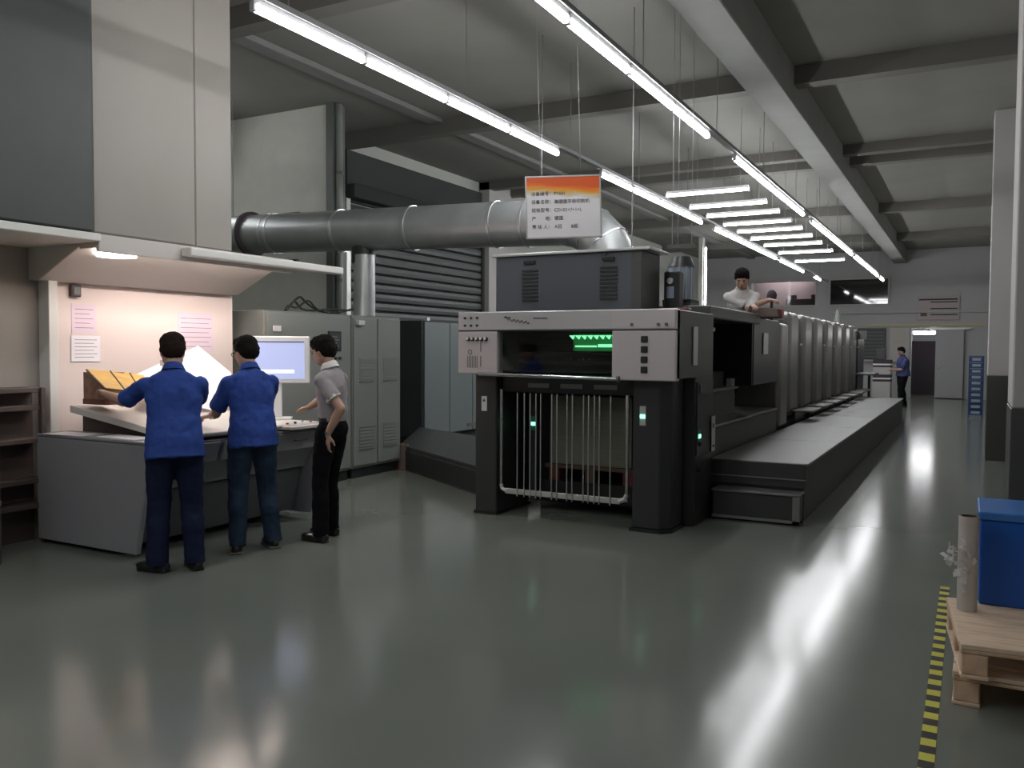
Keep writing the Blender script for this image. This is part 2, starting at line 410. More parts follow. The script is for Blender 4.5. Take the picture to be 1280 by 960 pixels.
# ================================================================== LIGHTING
ZL = 3.85
tube_cache = {}
def tube_light(x, y, along, L, label, group):
    t = thing('tube_light', label, 'lamp', (x, y, ZL), group=group)
    key = (along, round(L, 2))
    if key not in tube_cache:
        h = L / 2 - .012
        if along == 'y':
            a = MB().box(-.018, .018, -h, h, .024, .06).mesh('housing'); b = MB().cyl((0, -h + .02, 0), (0, h - .02, 0), .030, n=12).mesh('tube')
            c = MB().box(-.02, .02, -.012, .012, -.03, .035).mesh('end_cap')
        else:
            a = MB().box(-h, h, -.018, .018, .024, .06).mesh('housing'); b = MB().cyl((-h + .02, 0, 0), (h - .02, 0, 0), .018, n=10).mesh('tube')
            c = MB().box(-.012, .012, -.02, .02, -.03, .035).mesh('end_cap')
        a.materials.append(M['fitting']); b.materials.append(M['tube']); c.materials.append(M['fitting'])
        tube_cache[key] = (a, b, c)
    a, b, c = tube_cache[key]
    for m_, n_ in ((a, 'housing'), (b, 'tube')): share(m_, n_, None, t, (0, 0, 0))
    for e_ in (-1, 1): share(c, 'end_cap', None, t, (0, e_ * (L / 2 - .012), 0) if along == 'y' else (e_ * (L / 2 - .012), 0, 0))
    if along == 'x':
        if 'rod' not in tube_cache:
            tube_cache['rod'] = MB().cyl((0, 0, .06), (0, 0, 5.0 - ZL), .004, n=6).mesh('hanger'); tube_cache['rod'].materials.append(M['rail'])
        for e_ in (-1, 1): share(tube_cache['rod'], 'hanger', None, t, (e_ * L * .4, 0, 0))
    return t
ORD = ['first', 'second', 'third', 'fourth', 'fifth', 'sixth', 'seventh', 'eighth', 'ninth', 'tenth', 'eleventh', 'twelfth', 'thirteenth',
       'fourteenth', 'fifteenth', 'sixteenth', 'seventeenth', 'eighteenth', 'nineteenth', 'twentieth', 'twenty-first', 'twenty-second', 'twenty-third', 'twenty-fourth']
def row(x, groups, side):
    k = 0
    for (y0, n, L) in groups:
        for i in range(n):
            tube_light(x, y0 + L * (i + .5), 'y', L, 'fluorescent tube in the %s lamp row, %s from the camera end' % (side, ORD[k]), 'fluorescent tubes of the %s row' % side)
            k += 1
row(-2.52, [(-2.0, 4, 1.2), (4.25, 4, 1.2), (10.2, 4, 1.18), (15.75, 5, 1.16), (22.1, 5, 1.16), (28.6, 1, 1.16)], 'right')  # first group is out of frame, added as fill light
row(-4.29, [(-2.0, 4, 1.2), (4.25, 4, 1.2), (10.35, 4, 1.18), (15.9, 5, 1.16), (22.1, 3, 1.16), (27.6, 1, 1.16)], 'left')  # here too the first group is unseen fill added near the camera
ty = [12.25, 13.45, 14.45, 15.55, 16.6, 17.75, 19.0, 20.6, 22.7]
for i, y in enumerate(ty):
    tube_light(-3.42, y, 'x', 1.22, 'cross-mounted fluorescent tube between the two lamp rows, %s from the camera' % ORD[i], 'crosswise fluorescent tubes')
for x, s in ((-2.52, 'right'), (-4.29, 'left')):
    t = thing('lighting_rail', 'long grey ceiling rail carrying the %s row of tubes' % s, 'rail', (x, 4, 3.9))
    B(x - .035, x + .035, -2.2, 30.5, 3.915, 3.955).build('rail', 'rail', t)
    for y in [4.6 + 2.4 * k for k in range(11)]:
        MB().cyl((x, y, 3.95), (x, y, 5.0), .005, n=6).build('hanger', 'rail', t)
t = thing('wall_tube_light', 'bright upright tube on the left wall behind the machine', 'lamp', (-8.9, 28.9, 2.9))
xw, yw = -7.0, 25.1
B(-7.07, -7.02, 25.08, 25.16, 2.35, 4.65).build('housing', 'fitting', t)
MB().cyl((-7.0, 25.1, 2.4), (-7.0, 25.1, 4.62), .022, n=10).build('tube', 'tube', t)
t.location = (-7.0, 25.1, 2.35)
for c in t.children: c.location = V((0, 0, 0)) ; 
for c in t.children:
    c.data.transform(Matrix.Translation(V((-8.9, 28.9, 2.9)) - V((-7.0, 25.1, 2.35))))
struct(B(-7.2, -7.07, 25.0, 25.25, 0, 5).build('post', 'wall', bevel=.01))
t = thing('corridor_light', 'glowing tube light above the open far doorway', 'lamp', (-1.38, 31.95, 2.15))
B(-1.74, -1.03, 32.0, 32.06, 2.26, 2.3).build('housing', 'fitting', t); MB().cyl((-1.4, 32.03, 2.3), (-1.4, 32.03, 2.7), .01, n=6).build('hanger', 'rail', t)
MB().cyl((-1.72, 32.03, 2.2), (-1.05, 32.03, 2.2), .045, n=10).build('tube', 'tube', t)

for yy_, o_ in ((6.7, 'nearer'), (8.0, 'farther')):  # fill lamps added out of view behind the column to brighten the alcove wall
    t = thing('tube_light', 'added unseen tube light high in the passage behind the booth column, the %s one' % o_, 'lamp', (-9.9, yy_, 4.5))
    B(-9.93, -9.87, yy_ - .6, yy_ + .6, 4.55, 4.6).build('housing', 'fitting', t)
    MB().cyl((-9.9, yy_ - .58, 4.52), (-9.9, yy_ + .58, 4.52), .02, n=10).build('tube', 'tube', t)
    for e_ in (-.4, .4): MB().cyl((-9.9, yy_ + e_, 4.6), (-9.9, yy_ + e_, 5.0), .006, n=6).build('hanger', 'rail', t)
# ================================================================== VIEWING BOOTH (left)
struct(B(-6.72, -5.8, -1.0, 4.14, 2.43, 5).build('trim_6', 'panel_grey', bevel=.01))
struct(B(-6.72, -5.85, 4.16, 5.14, 2.42, 5).build('trim_7', 'column', bevel=.02))
struct(B(-6.72, -5.88, 5.15, 5.58, 2.42, 5).build('trim_8', 'column', bevel=.02))
bt = thing('viewing_booth', 'white light booth with sloping canopy above the proofing desk', 'booth', (-6.3, 5.1, 0))
B(-6.72, -6.66, 4.36, 6.3, .6, 2.2).build('back_panel', 'booth_white', bt)
B(-6.72, -6.58, 4.28, 4.36, .6, 2.12).build('side_post', 'booth_trim', bt, bevel=.005)
cp = MB()
cp.prism([(-5.83, 2.29), (-5.83, 2.42), (-5.87, 2.42), (-5.87, 2.29)], 'y', 4.2, 6.3)
cp.build('canopy_lip', 'canopy', bt, bevel=.004)
MB().prism([(-6.06, 2.34), (-6.06, 2.42), (-6.72, 2.42), (-6.72, 2.10), (-6.58, 2.10)], 'y', 4.2, 6.3).build('canopy', 'canopy', bt, bevel=.006)
B(-6.06, -5.87, 4.2, 6.3, 2.405, 2.42).build('lamp_pocket', 'canopy', bt)
B(-6.06, -5.87, 4.2, 4.22, 2.32, 2.405).build('pocket_end', 'canopy', bt)
B(-5.82, -5.70, 4.95, 6.9, 2.325, 2.395).build('canopy_flap', 'booth_trim', bt, bevel=.012, seg=2)
B(-6.72, -5.8, 1.0, 4.2, 2.36, 2.42).build('canopy_edge', 'booth_trim', bt, bevel=.006)
MB().cyl((-6.03, 4.5, 2.285), (-6.03, 4.5, 2.33), .15, n=24).build('lamp_disc', 'booth_disc', bt)
for y_ in (4.3, 5.3):
    MB().cyl((-5.985, y_, 2.382), (-5.985, y_ + .95, 2.382), .022, n=10).build('lamp_tube', 'booth_lamp', bt)
# notices
def notice(name, label, x, y0, y1, z0, z1, m, lines=5, im='ink'):
    t = thing(name, label, 'paper', (x, (y0 + y1) / 2, z0), group=None)
    B(x, x + .003, y0, y1, z0, z1).build('sheet', m, t)
    for i in range(lines):
        z = z1 - (z1 - z0) * (i + 1.2) / (lines + 1.4)
        B(x + .003, x + .004, y0 + .03, y1 - .03 - .03 * (i % 2), z - .002, z + .002).build('printed_line', im, t)
    return t
notice('notice_sheet', 'upper pink notice sheet on the left of the booth wall', -6.66, 4.53, 4.76, 1.68, 1.93, 'paper_pink', 5, 'mauve')
notice('notice_sheet', 'white printed form hung below the pink sheet at left', -6.655, 4.52, 4.79, 1.44, 1.66, 'paper', 6, 'mauve')
notice('notice_sheet', 'pink notice sheet on booth wall behind the left man', -6.66, 5.62, 6.05, 1.52, 1.9, 'paper_pink', 7, 'mauve')
t = thing('wall_switch', 'small dark framed switch box at the top left booth corner', 'switch', (-6.66, 4.57, 2.0))
B(-6.66, -6.62, 4.51, 4.60, 1.985, 2.085).build('frame', 'purple_dark', t, bevel=.006)
B(-6.62, -6.612, 4.525, 4.585, 2.0, 2.07).build('button', 'vent', t, bevel=.004)
# dark shelving seen left of the booth
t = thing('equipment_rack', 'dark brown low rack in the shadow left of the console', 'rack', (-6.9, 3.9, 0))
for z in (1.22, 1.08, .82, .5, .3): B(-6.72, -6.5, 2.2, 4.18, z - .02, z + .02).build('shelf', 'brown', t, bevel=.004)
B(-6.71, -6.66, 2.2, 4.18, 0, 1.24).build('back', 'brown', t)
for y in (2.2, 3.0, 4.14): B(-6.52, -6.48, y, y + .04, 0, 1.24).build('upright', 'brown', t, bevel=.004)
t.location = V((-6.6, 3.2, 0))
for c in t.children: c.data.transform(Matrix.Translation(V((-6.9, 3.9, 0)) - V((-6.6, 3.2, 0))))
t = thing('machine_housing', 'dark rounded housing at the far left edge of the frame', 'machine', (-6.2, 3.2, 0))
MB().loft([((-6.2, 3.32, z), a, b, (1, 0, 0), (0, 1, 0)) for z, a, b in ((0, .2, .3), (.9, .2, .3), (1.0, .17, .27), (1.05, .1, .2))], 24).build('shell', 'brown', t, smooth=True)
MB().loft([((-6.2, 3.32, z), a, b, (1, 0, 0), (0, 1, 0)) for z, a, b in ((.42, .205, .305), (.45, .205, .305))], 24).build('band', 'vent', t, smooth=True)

# ---- console
co = thing('proofing_console', 'long grey proofing console with slanted end panel and sloping desk', 'console', (-5.8, 5.0, 0))
def zf(x0t, x0b, x1t, x1b, y0, y1, z0, z1):
    return MB().hexa([(x0b, y0, z0), (x1b, y0, z0), (x1b, y1, z0), (x0b, y1, z0), (x0t, y0, z1), (x1t, y0, z1), (x1t, y1, z1), (x0t, y1, z1)])
zf(-6.52, -6.52, -5.17, -5.36, 4.12, 4.17, .035, .85).build('end_panel', 'console', co, bevel=.006)
zf(-6.5, -6.5, -5.22, -5.42, 4.18, 6.0, .47, .84).build('body', 'console', co, bevel=.006)
zf(-6.5, -6.5, -5.45, -5.55, 4.18, 5.98, .06, .46).build('plinth', 'console_dark', co, bevel=.006)
for i in range(3):
    y0 = 4.25 + i * .6
    dr = zf(-5.24, -5.30, -5.205, -5.265, y0, y0 + .55, .66, .82).build('drawer', 'console', co, bevel=.005)
    MB().tube([(-5.235, y0 + .2, .75), (-5.205, y0 + .2, .75), (-5.205, y0 + .35, .75), (-5.235, y0 + .35, .75)], .005, 6).build('drawer_handle', 'vent', dr)
zf(-6.52, -6.52, -5.17, -5.36, 6.0, 6.05, .035, .85).build('end_panel', 'console', co, bevel=.006)
B(-6.52, -5.15, 4.12, 4.42, .855, .875).build('ledge', 'console', co, bevel=.004)
B(-6.52, -5.12, 5.5, 6.07, .855, .885).build('worktop', 'desk', co, bevel=.005)
MB().prism([(-5.2, .88), (-5.2, .90), (-6.45, 1.09), (-6.45, 1.03), (-5.24, .86)], 'y', 4.36, 5.48).build('sloped_desk', 'desk', co, bevel=.005)
MB().prism([(-5.35, .86), (-6.4, .86), (-6.4, 1.03)], 'y', 4.44, 5.4).build('desk_wedge', 'brown', co)
# little controls at the far end
for i in range(7):
    MB().cyl((-5.28 - (i % 2) * .05, 5.62 + i * .05, .885), (-5.28 - (i % 2) * .05, 5.62 + i * .05, .905), .012, n=10).build('knob', ['red_plastic', 'white', 'black'][i % 3], co)
B(-5.36, -5.18, 5.56, 6.0, .885, .89).build('control_strip', 'alu', co)
# sheets on the ledge
R0 = Matrix.Identity(3)
def sheet(label, c, size, rz, tilt=0, m='paper', name='paper_sheet'):
    R = Euler((0, tilt, rz)).to_matrix()
    o = MB().obox((0, 0, size[2] / 2), size, R).build(name, m, org=(0, 0, 0)); o.location = c
    return tag(o, label, 'paper')
sheet('white paper sheet at the back corner of the console ledge', (-6.2, 4.22, .876), (.42, .2, .004), .1)
sheet('white paper sheet on the front of the console ledge', (-5.62, 4.26, .876), (.46, .2, .004), -.06)
sl = atan2(.19, 1.25)
sheet('thin grey booklet on the sloped desk beside the left man', (-5.50, 4.60, .957), (.22, .3, .02), .3, sl, 'console')
# big white lit print sheet leaning behind the men
t = thing('print_sheet', 'large bright white print sheet leaning upright on the desk', 'sheet', (-6.1, 5.1, 1.0))
ps = [(-6.0, 4.71, 1.14), (-5.82, 5.28, 1.02), (-6.0, 5.66, 1.33), (-6.40, 5.63, 1.58), (-6.45, 4.95, 1.31)]
n_ = V((.6, -.3, .75)).normalized() * .004
MB().add(ps + [tuple(V(p) - n_) for p in ps], [(0, 1, 2, 3, 4), (9, 8, 7, 6, 5)] + [(i, 5 + i, 5 + (i + 1) % 5, (i + 1) % 5) for i in range(5)]).build('sheet', 'paper', t)
B(-6.4, -6.3, 5.2, 5.24, 1.05, 1.45).build('prop', 'steel', t)
# carton held by the left man
t = thing('printed_carton', 'ornate brown and gold packaging carton with open gold flaps', 'carton', (-6.18, 4.50, 1.08))
B(-6.33, -6.06, 4.40, 4.58, 1.105, 1.36).build('carton_body', 'carton_side', t, bevel=.003)
B(-6.335, -6.055, 4.395, 4.585, 1.10, 1.145).build('carton_band', 'carton_band', t, bevel=.003)
B(-6.058, -6.052, 4.41, 4.56, 1.17, 1.34).build('gold_front', 'carton_gold', t)
bk = [(-6.10, 4.27, 1.385), (-6.10, 4.48, 1.365), (-6.10, 4.66, 1.345), (-6.10, 4.80, 1.325)]
ft = [(-5.52, 4.01, 1.262), (-5.52, 4.176, 1.238), (-5.52, 4.32, 1.214), (-5.52, 4.406, 1.205)]
for i in range(3):
    a, b, c, d = [V(q) for q in (bk[i], bk[i + 1], ft[i + 1], ft[i])]
    a2, b2, c2, d2 = a.lerp(b, .03), b.lerp(a, .05), c.lerp(d, .05), d.lerp(c, .03); up_ = V((0, 0, .005))
    MB().hexa([d2, c2, b2, a2, d2 + up_, c2 + up_, b2 + up_, a2 + up_]).build('gold_flap', 'carton_gold', t)
for i in (1, 2): MB().tube([V(bk[i]) + V((0, 0, .005)), V(ft[i]) + V((0, 0, .005))], .006, 6).build('crease', 'carton_dark', t)
MB().tube([bk[0], ft[0]], .007, 6).build('flap_edge', 'mauve', t); MB().tube(ft, .006, 6).build('flap_edge', 'carton_dark', t)
MB().tube([(-6.06, 4.41, 1.35), bk[0]], .004, 5).build('tuck_flap', 'carton_gold', t)
# monitor
t = thing('monitor', 'white framed monitor with a pale blue screen on the console end', 'monitor', (-5.78, 6.02, .885), rz=radians(38))
B(-.30, .30, -.02, .03, .345, .79).build('housing', 'white', t, bevel=.008)
sc = B(-.255, .255, -.024, -.019, .385, .745).build('screen', 'screen', t)
B(-.16, .16, -.026, -.0245, .44, .475).build('highlight_band', 'screen_glow', sc)
B(-.25, .25, -.026, -.0245, .73, .742).build('menu_bar', 'console_dark', sc)
B(-.04, .04, .0, .04, .02, .36).build('stand', 'white', t, bevel=.005)
B(-.13, .13, -.08, .12, .0, .02).build('base', 'white', t, bevel=.005)

# ================================================================== ELECTRICAL CABINETS
cb = thing('control_cabinet', 'grey metal control cabinet with touch panel beside the right-hand man', 'cabinet', (-6.85, 7.3, 0))
B(-7.3, -6.47, 6.55, 7.95, .12, 1.96).build('body', 'cabinet', cb, bevel=.006)
B(-6.47, -6.45, 6.58, 7.93, .15, 1.93).build('door', 'cabinet', cb, bevel=.004)
B(-7.25, -6.5, 6.6, 7.92, 0, .12).build('plinth', 'black', cb)
tp = B(-6.45, -6.43, 7.52, 7.74, 1.53, 1.76).build('touch_panel', 'black', cb, bevel=.004)
B(-6.43, -6.428, 7.55, 7.71, 1.56, 1.73).build('display', 'cabinet_dark', tp)
for i in range(4): B(-6.428, -6.426, 7.57, 7.69 - (i % 2) * .03, 1.585 + i * .035, 1.597 + i * .035).build('display_row', 'cabinet_blue', tp)
for i in range(3): MB().cyl((-6.45, 7.58 + .07 * i, 1.45), (-6.425, 7.58 + .07 * i, 1.45), .016, n=10).build('knob', 'black', cb)
B(-6.45, -6.43, 6.66, 6.76, 1.74, 1.80).build('tag_plate', 'white', cb)
cb2 = thing('control_cabinet', 'two-door grey metal cabinet with louvres under the vertical pipe', 'cabinet', (-6.85, 8.4, 0))
B(-7.3, -6.47, 7.97, 8.94, .12, 1.96).build('body', 'cabinet', cb2, bevel=.006)
B(-7.25, -6.5, 8.0, 8.9, 0, .12).build('plinth', 'black', cb2)
for (a, b) in ((7.99, 8.44), (8.46, 8.92)):
    d = B(-6.47, -6.45, a, b, .15, 1.93).build('door', 'cabinet', cb2, bevel=.004)
    for z0 in (1.15, .33):
        for k in range(8): B(-6.45, -6.443, a + .1, b - .08, z0 + k * .04, z0 + k * .04 + .02).build('louvre', 'vent' if k == 0 else 'cabinet', d)
B(-6.45, -6.40, 8.02, 8.14, 1.84, 1.90).build('hinge_block', 'alu', cb2, bevel=.005)
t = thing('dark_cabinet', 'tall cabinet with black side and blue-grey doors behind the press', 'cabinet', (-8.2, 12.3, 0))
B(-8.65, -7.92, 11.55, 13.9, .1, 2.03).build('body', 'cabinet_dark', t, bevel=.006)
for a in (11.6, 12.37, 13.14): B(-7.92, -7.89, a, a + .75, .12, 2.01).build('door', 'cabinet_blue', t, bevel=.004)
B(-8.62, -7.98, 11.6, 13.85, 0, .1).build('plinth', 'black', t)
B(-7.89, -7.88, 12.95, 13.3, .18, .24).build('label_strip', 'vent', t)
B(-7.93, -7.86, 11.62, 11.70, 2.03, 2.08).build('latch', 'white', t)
# low dark plinth between cabinets and press
t = thing('floor_plinth', 'low dark machine plinth on the floor between cabinet and press', 'plinth', (-6.3, 9.6, 0))
MB().prism([(-6.62, 9.1), (-4.4, 7.65), (-4.3, 9.6), (-7.85, 11.4)], 'z', 0, .26).build('body', 'press_dark', t, bevel=.01)
MB().prism([(-6.60, 9.12), (-4.42, 7.69), (-4.32, 9.58), (-7.83, 11.36)], 'z', .26, .30).build('top_plate', 'tread_side', t, bevel=.006)
t = thing('floor_post', 'short rusty brown upright block beside the grey cabinet foot', 'post', (-6.45, 8.98, 0))
B(-6.56, -6.50, 8.95, 9.02, 0, .33).build('dark_side', 'rust', t); B(-6.50, -6.38, 8.95, 9.02, 0, .33).build('block', 'mauve', t, bevel=.006)
# cables on top of the cabinets
cables = [[(-6.6, 7.0, 1.97), (-6.6, 7.15, 2.10), (-6.65, 7.3, 2.0), (-6.6, 7.45, 1.99), (-6.6, 7.8, 2.03), (-6.6, 8.1, 2.02)],
          [(-6.7, 7.1, 1.97), (-6.62, 7.25, 2.16), (-6.6, 7.32, 2.08), (-6.65, 7.6, 1.985), (-6.6, 7.9, 1.985), (-6.62, 8.2, 2.05)],
          [(-6.55, 6.95, 1.97), (-6.58, 7.02, 2.04), (-6.6, 7.18, 2.0), (-6.58, 7.35, 2.12), (-6.6, 7.5, 2.01), (-6.62, 7.75, 1.98)]]
for i, c in enumerate(cables):
    pts = []
    for a in range(len(c) - 1):
        for s in range(5): pts.append(V(c[a]).lerp(V(c[a + 1]), s / 5))
    pts.append(V(c[-1]))
    for _ in range(3): pts = [pts[0]] + [(pts[j - 1] + pts[j] * 2 + pts[j + 1]) / 4 for j in range(1, len(pts) - 1)] + [pts[-1]]
    tag(MB().tube(pts, .012, 6).build('cable', 'black', smooth='all'), ['lowest black cable curling over the grey cabinet top', 'black cable with the highest loop on the grey cabinet', 'short black cable with two humps on the grey cabinet'][i], 'cable')

# ================================================================== DUCTS
YD = 8.45
t = thing('round_duct', 'big galvanised round air duct running across to the press hood', 'duct', (-6.5, YD, 3.0))
def zc(x): return 3.10 - (x + 8.8) / (-4.5 + 8.8) * .13
def seg(x0, x1, name='duct_section'):
    return MB().cyl((x0, YD, zc(x0)), (x1, YD, zc(x1)), .255, n=36, cap=False).build(name, 'galv', t, smooth=True)
def ringat(x, r=.268, wd=.03, m='galv_ring'):
    return MB().cyl((x - wd / 2, YD, zc(x)), (x + wd / 2, YD, zc(x)), r, n=36).build('duct_ring', m, t, smooth=True)
xs = [-10.2, -8.45, -7.0, -5.9, -4.75, -4.35, -3.95]
for a, b in zip(xs, xs[1:]): seg(a, b)
for x in xs[2:6]: ringat(x)
ringat(-8.55, .30, .05, 'purple_dark'); ringat(-8.1, .262, .03); ringat(-8.2, .262, .02)
ctr = V((-3.95, YD, zc(-3.95) - .62)); prev = None
for k in range(5):      # lobster-back elbow turning down
    a0 = pi / 2 - k * (pi / 2) / 5; a1 = pi / 2 - (k + 1) * (pi / 2) / 5
    p0 = ctr + V((cos(a0), 0, sin(a0))) * .62; p1 = ctr + V((cos(a1), 0, sin(a1))) * .62
    def cr(c, a, r=.255, n=36):
        ra = V((cos(a), 0, sin(a))); return [c + ra * r * cos(2 * pi * i / n) + V((0, 1, 0)) * r * sin(2 * pi * i / n) for i in range(n)]
    MB().ring([cr(p0, a0), cr(p1, a1)], False).build('elbow_segment', 'galv', t, smooth=True)
    MB().ring([cr(p0, a0, .263), cr(p0 + (p1 - p0) * .06, a0 + (a1 - a0) * .06, .263)], True).build('elbow_seam', 'galv_ring', t, smooth=True)
MB().cyl((ctr.x + .62, YD, ctr.z), (ctr.x + .62, YD, 2.355), .255, n=36, cap=False).build('drop', 'galv', t, smooth=True)
for x in (-4.2, -8.9):
    MB().cyl((x, YD, zc(x) + .25), (x, YD, 5.0), .006, n=6).build('hanger', 'rail', t)
MB().cyl((-3.05, YD - .25, 2.45), (-3.05, YD - .25, 5.0), .007, n=6).build('hanger', 'rail', t)
MB().cyl((-6.66, YD, zc(-6.6) - .2), (-6.66, YD, 2.62), .15, n=24).build('branch_collar', 'black', t, smooth=True)
MB().cyl((-6.64, YD - .02, 1.965), (-6.64, YD - .02, 2.72), .135, n=24).build('branch_pipe', 'galv', t, smooth=True)
B(-10.0, -8.0, YD + .3, YD + .34, 3.36, 3.40).build('bracket_rail', 'purple_dark', t); B(-10.0, -8.0, YD + .25, YD + .3, 2.72, 2.76).build('bracket_rail', 'purple_dark', t)
# wall column pipe at the dark corner
t = thing('corner_pipe', 'grey vertical pipe climbing the dark corner beside the shutter', 'pipe', (-7.8, 9.3, 0))
MB().cyl((-7.86, 9.42, 0), (-7.86, 9.42, 4.98), .05, n=16).build('pipe', 'cabinet', t, smooth=True)
for z in (1, 2.5, 4): MB().cyl((-7.86, 9.42, z), (-7.86, 9.42, z + .05), .06, n=16).build('clamp', 'vent', t, smooth=True)

# roller shutter on the left wall
t = thing('roller_shutter', 'dark grey roller shutter door in the left wall behind the duct', 'shutter', (-8.95, 13, 0))
sm = MB().prism([(-.0, -.075), (.05, -.055), (.06, 0), (.05, .055), (0, .075)], 'y', -2.12, 2.12).mesh('slat'); sm.materials.append(M['shutter'])
for k in range(25): share(sm, 'slat', None, t, (.0, 0, .08 + .157 * k))
B(-8.99, -8.86, 10.8, 10.9, 0, 4.05).build('side_rail', 'alu', t); B(-8.99, -8.86, 15.12, 15.2, 0, 4.05).build('side_rail', 'wall_dark', t)
B(-8.99, -8.7, 10.8, 15.2, 3.98, 4.2).build('shutter_box', 'wall_dark', t, bevel=.01)

# ================================================================== PRESS
def text_front(s, x, z, size, y, m, parent): return text(s, 'lettering', m, parent, (x, y, z), (1, 0, 0), (0, 0, 1), size)
dl = thing('press_delivery', 'delivery end of printing press on dark legs with glowing green window', 'printing press', (-3.2, 7.4, 0))
F = 6.75
# hood
B(-4.20, -2.16, 6.87, 7.9, 1.74, 1.9).build('hood_top', 'press_mid', dl, bevel=.01)
B(-4.20, -3.82, 6.87, 7.9, 1.36, 1.74).build('hood_side', 'press_mid', dl, bevel=.01)
B(-2.67, -2.16, 6.87, 7.9, 1.36, 1.74).build('hood_side', 'press_mid', dl, bevel=.01)
B(-2.15, -2.12, 6.78, 7.9, 1.32, 1.9).build('side_panel', 'press_mid', dl, bevel=.008)
sp_ = MB().obox((-2.112, 7.28, 1.60), (.012, .13, .34), R0).build('side_label', 'press_light', dl, bevel=.03, seg=3)
up = B(-4.22, -2.12, F, 6.86, 1.735, 1.905).build('upper_fascia', 'press_light', dl, bevel=.008)
B(-2.68, -2.13, F - .004, F + .002, 1.745, 1.895).build('fascia_end', 'press_pink', dl)
B(-4.22, -2.12, F + .02, 6.86, 1.725, 1.735).build('seam', 'black', dl)
lf = B(-4.22, -3.80, F, 6.86, 1.335, 1.725).build('left_fascia', 'press_pink', dl, bevel=.008)
rf = B(-2.68, -2.12, F, 6.86, 1.305, 1.725).build('right_fascia', 'press_pink', dl, bevel=.008)
for i in range(3):
    for j in range(2):
        MB().cyl((-4.14 + i * .065, F, 1.85 - j * .07), (-4.14 + i * .065, F - .012, 1.85 - j * .07), .011, n=12).build('button', 'black', up)
for i in range(5):
    MB().cyl((-4.10 + i * .047, F, 1.655), (-4.10 + i * .047, F - .02, 1.655), .018, n=14).build('knob', 'black', lf, smooth=True)
    MB().cyl((-4.106 + i * .047, F - .02, 1.66), (-4.106 + i * .047, F - .026, 1.66), .013, n=14).build('knob_cap', 'white', lf, smooth=True)
ringm = MB().tube([(-4.085 + .02 * cos(a), F - .004, 1.535 + .024 * sin(a)) for a in [2 * pi * i / 16 for i in range(17)]], .003, 6)
ringm.build('key_ring_mark', 'vent', lf)
for i in range(7): B(-4.115 + i * .017, -4.109 + i * .017, F - .003, F, 1.39, 1.50).build('grille_slot', 'vent', lf)
B(-3.975, -3.967, F - .003, F, 1.54, 1.63).build('mark', 'vent', lf); B(-3.975, -3.967, F - .003, F, 1.40, 1.50).build('mark', 'vent', lf)
for i in range(4): B(-2.42, -2.36, F - .012, F, 1.625 - i * .085, 1.68 - i * .085).build('square_button', 'black', rf, bevel=.005)
for x in (-2.50, -2.27, -2.20): MB().cyl((x, F - .004, 1.775), (x, F - .016, 1.775), .014, n=12).build('button', 'vent', up)
# script-like maker's mark and short rule on the fascia
lg = MB(); pts = []
for i in range(40):
    u = i / 39; pts.append((-3.72 + .25 * u, F - .003, 1.835 - .035 * u + .012 * sin(u * 38) + (.015 if i < 6 else 0)))
lg.tube(pts, .0035, 5); lg.build('script_mark', 'ink', up)
B(-3.73, -3.66, F - .003, F, 1.845, 1.855).build('script_mark', 'ink', up)
B(-3.43, -3.29, F - .003, F, 1.835, 1.843).build('rule_mark', 'ink', up)
# window
B(-3.80, -2.68, 7.5, 7.52, 1.36, 1.73).build('window_back', 'press_black', dl)
B(-3.80, -2.68, 6.86, 7.5, 1.355, 1.37).build('window_floor', 'press_black', dl)
for z in (1.44, 1.52, 1.63): MB().cyl((-3.8, 7.2, z), (-2.68, 7.2, z), .02, n=12).build('roller', 'press_dark', dl, smooth=True)
B(-3.15, -2.72, 7.0, 7.03, 1.55, 1.70).build('glow_panel', 'green_dark', dl)
for i in range(8):
    x = -3.18 + i * .058
    MB().prism([(x, 1.69), (x + .05, 1.69), (x + .035, 1.655)], 'y', 6.97, 6.99).build('gripper', 'green_glow', dl)  # grippers emit green themselves, standing in for the light inside the window
B(-3.12, -2.92, 6.97, 6.99, 1.585, 1.60).build('glow_bar', 'green_glow', dl); B(-2.90, -2.72, 6.97, 6.99, 1.585, 1.612).build('glow_bar', 'green_glow', dl)
for i, x in enumerate((-3.2, -3.16, -3.08, -3.04, -2.98)): MB().sph((x, 6.97, 1.475), .009, n=8).build('pin', 'steel', dl)
B(-3.80, -2.68, 6.80, 6.806, 1.36, 1.73).build('window_pane', 'glass', dl)
MB().cyl((-3.98, F - .03, 1.335), (-2.62, F - .03, 1.315), .017, n=14).build('bottom_rail', 'steel', dl, smooth=True)
MB().cyl((-2.62, F - .03, 1.315), (-2.60, F - .03, 1.315), .026, n=14).build('rail_knob', 'vent', dl, smooth=True)
# legs
lg1 = B(-4.13, -3.90, 6.92, 7.6, .02, 1.34).build('leg', 'press_leg', dl, bevel=.01); B(-4.14, -3.89, 6.91, 7.62, 0, .03).build('foot_plate', 'black', lg1)
lg2 = MB().prism([(-2.54, 6.9), (-2.30, 6.9), (-2.22, 6.99), (-2.22, 7.3), (-2.54, 7.3)], 'z', .03, 1.33).build('leg', 'press_leg', dl, bevel=.008)
MB().prism([(-2.56, 6.88), (-2.28, 6.88), (-2.2, 6.97), (-2.2, 7.3), (-2.56, 7.3)], 'z', 0, .03).build('foot_plate', 'black', lg2)
B(-2.54, -2.12, 7.32, 7.9, 0, 1.34).build('side_body', 'press_dark', dl, bevel=.01)
B(-2.119, -2.11, 7.36, 7.88, .62, 1.28).build('side_door', 'press_dark', dl, bevel=.006)
B(-2.11, -2.10, 7.42, 7.62, 1.18, 1.26).build('side_plate', 'press_mid', dl)
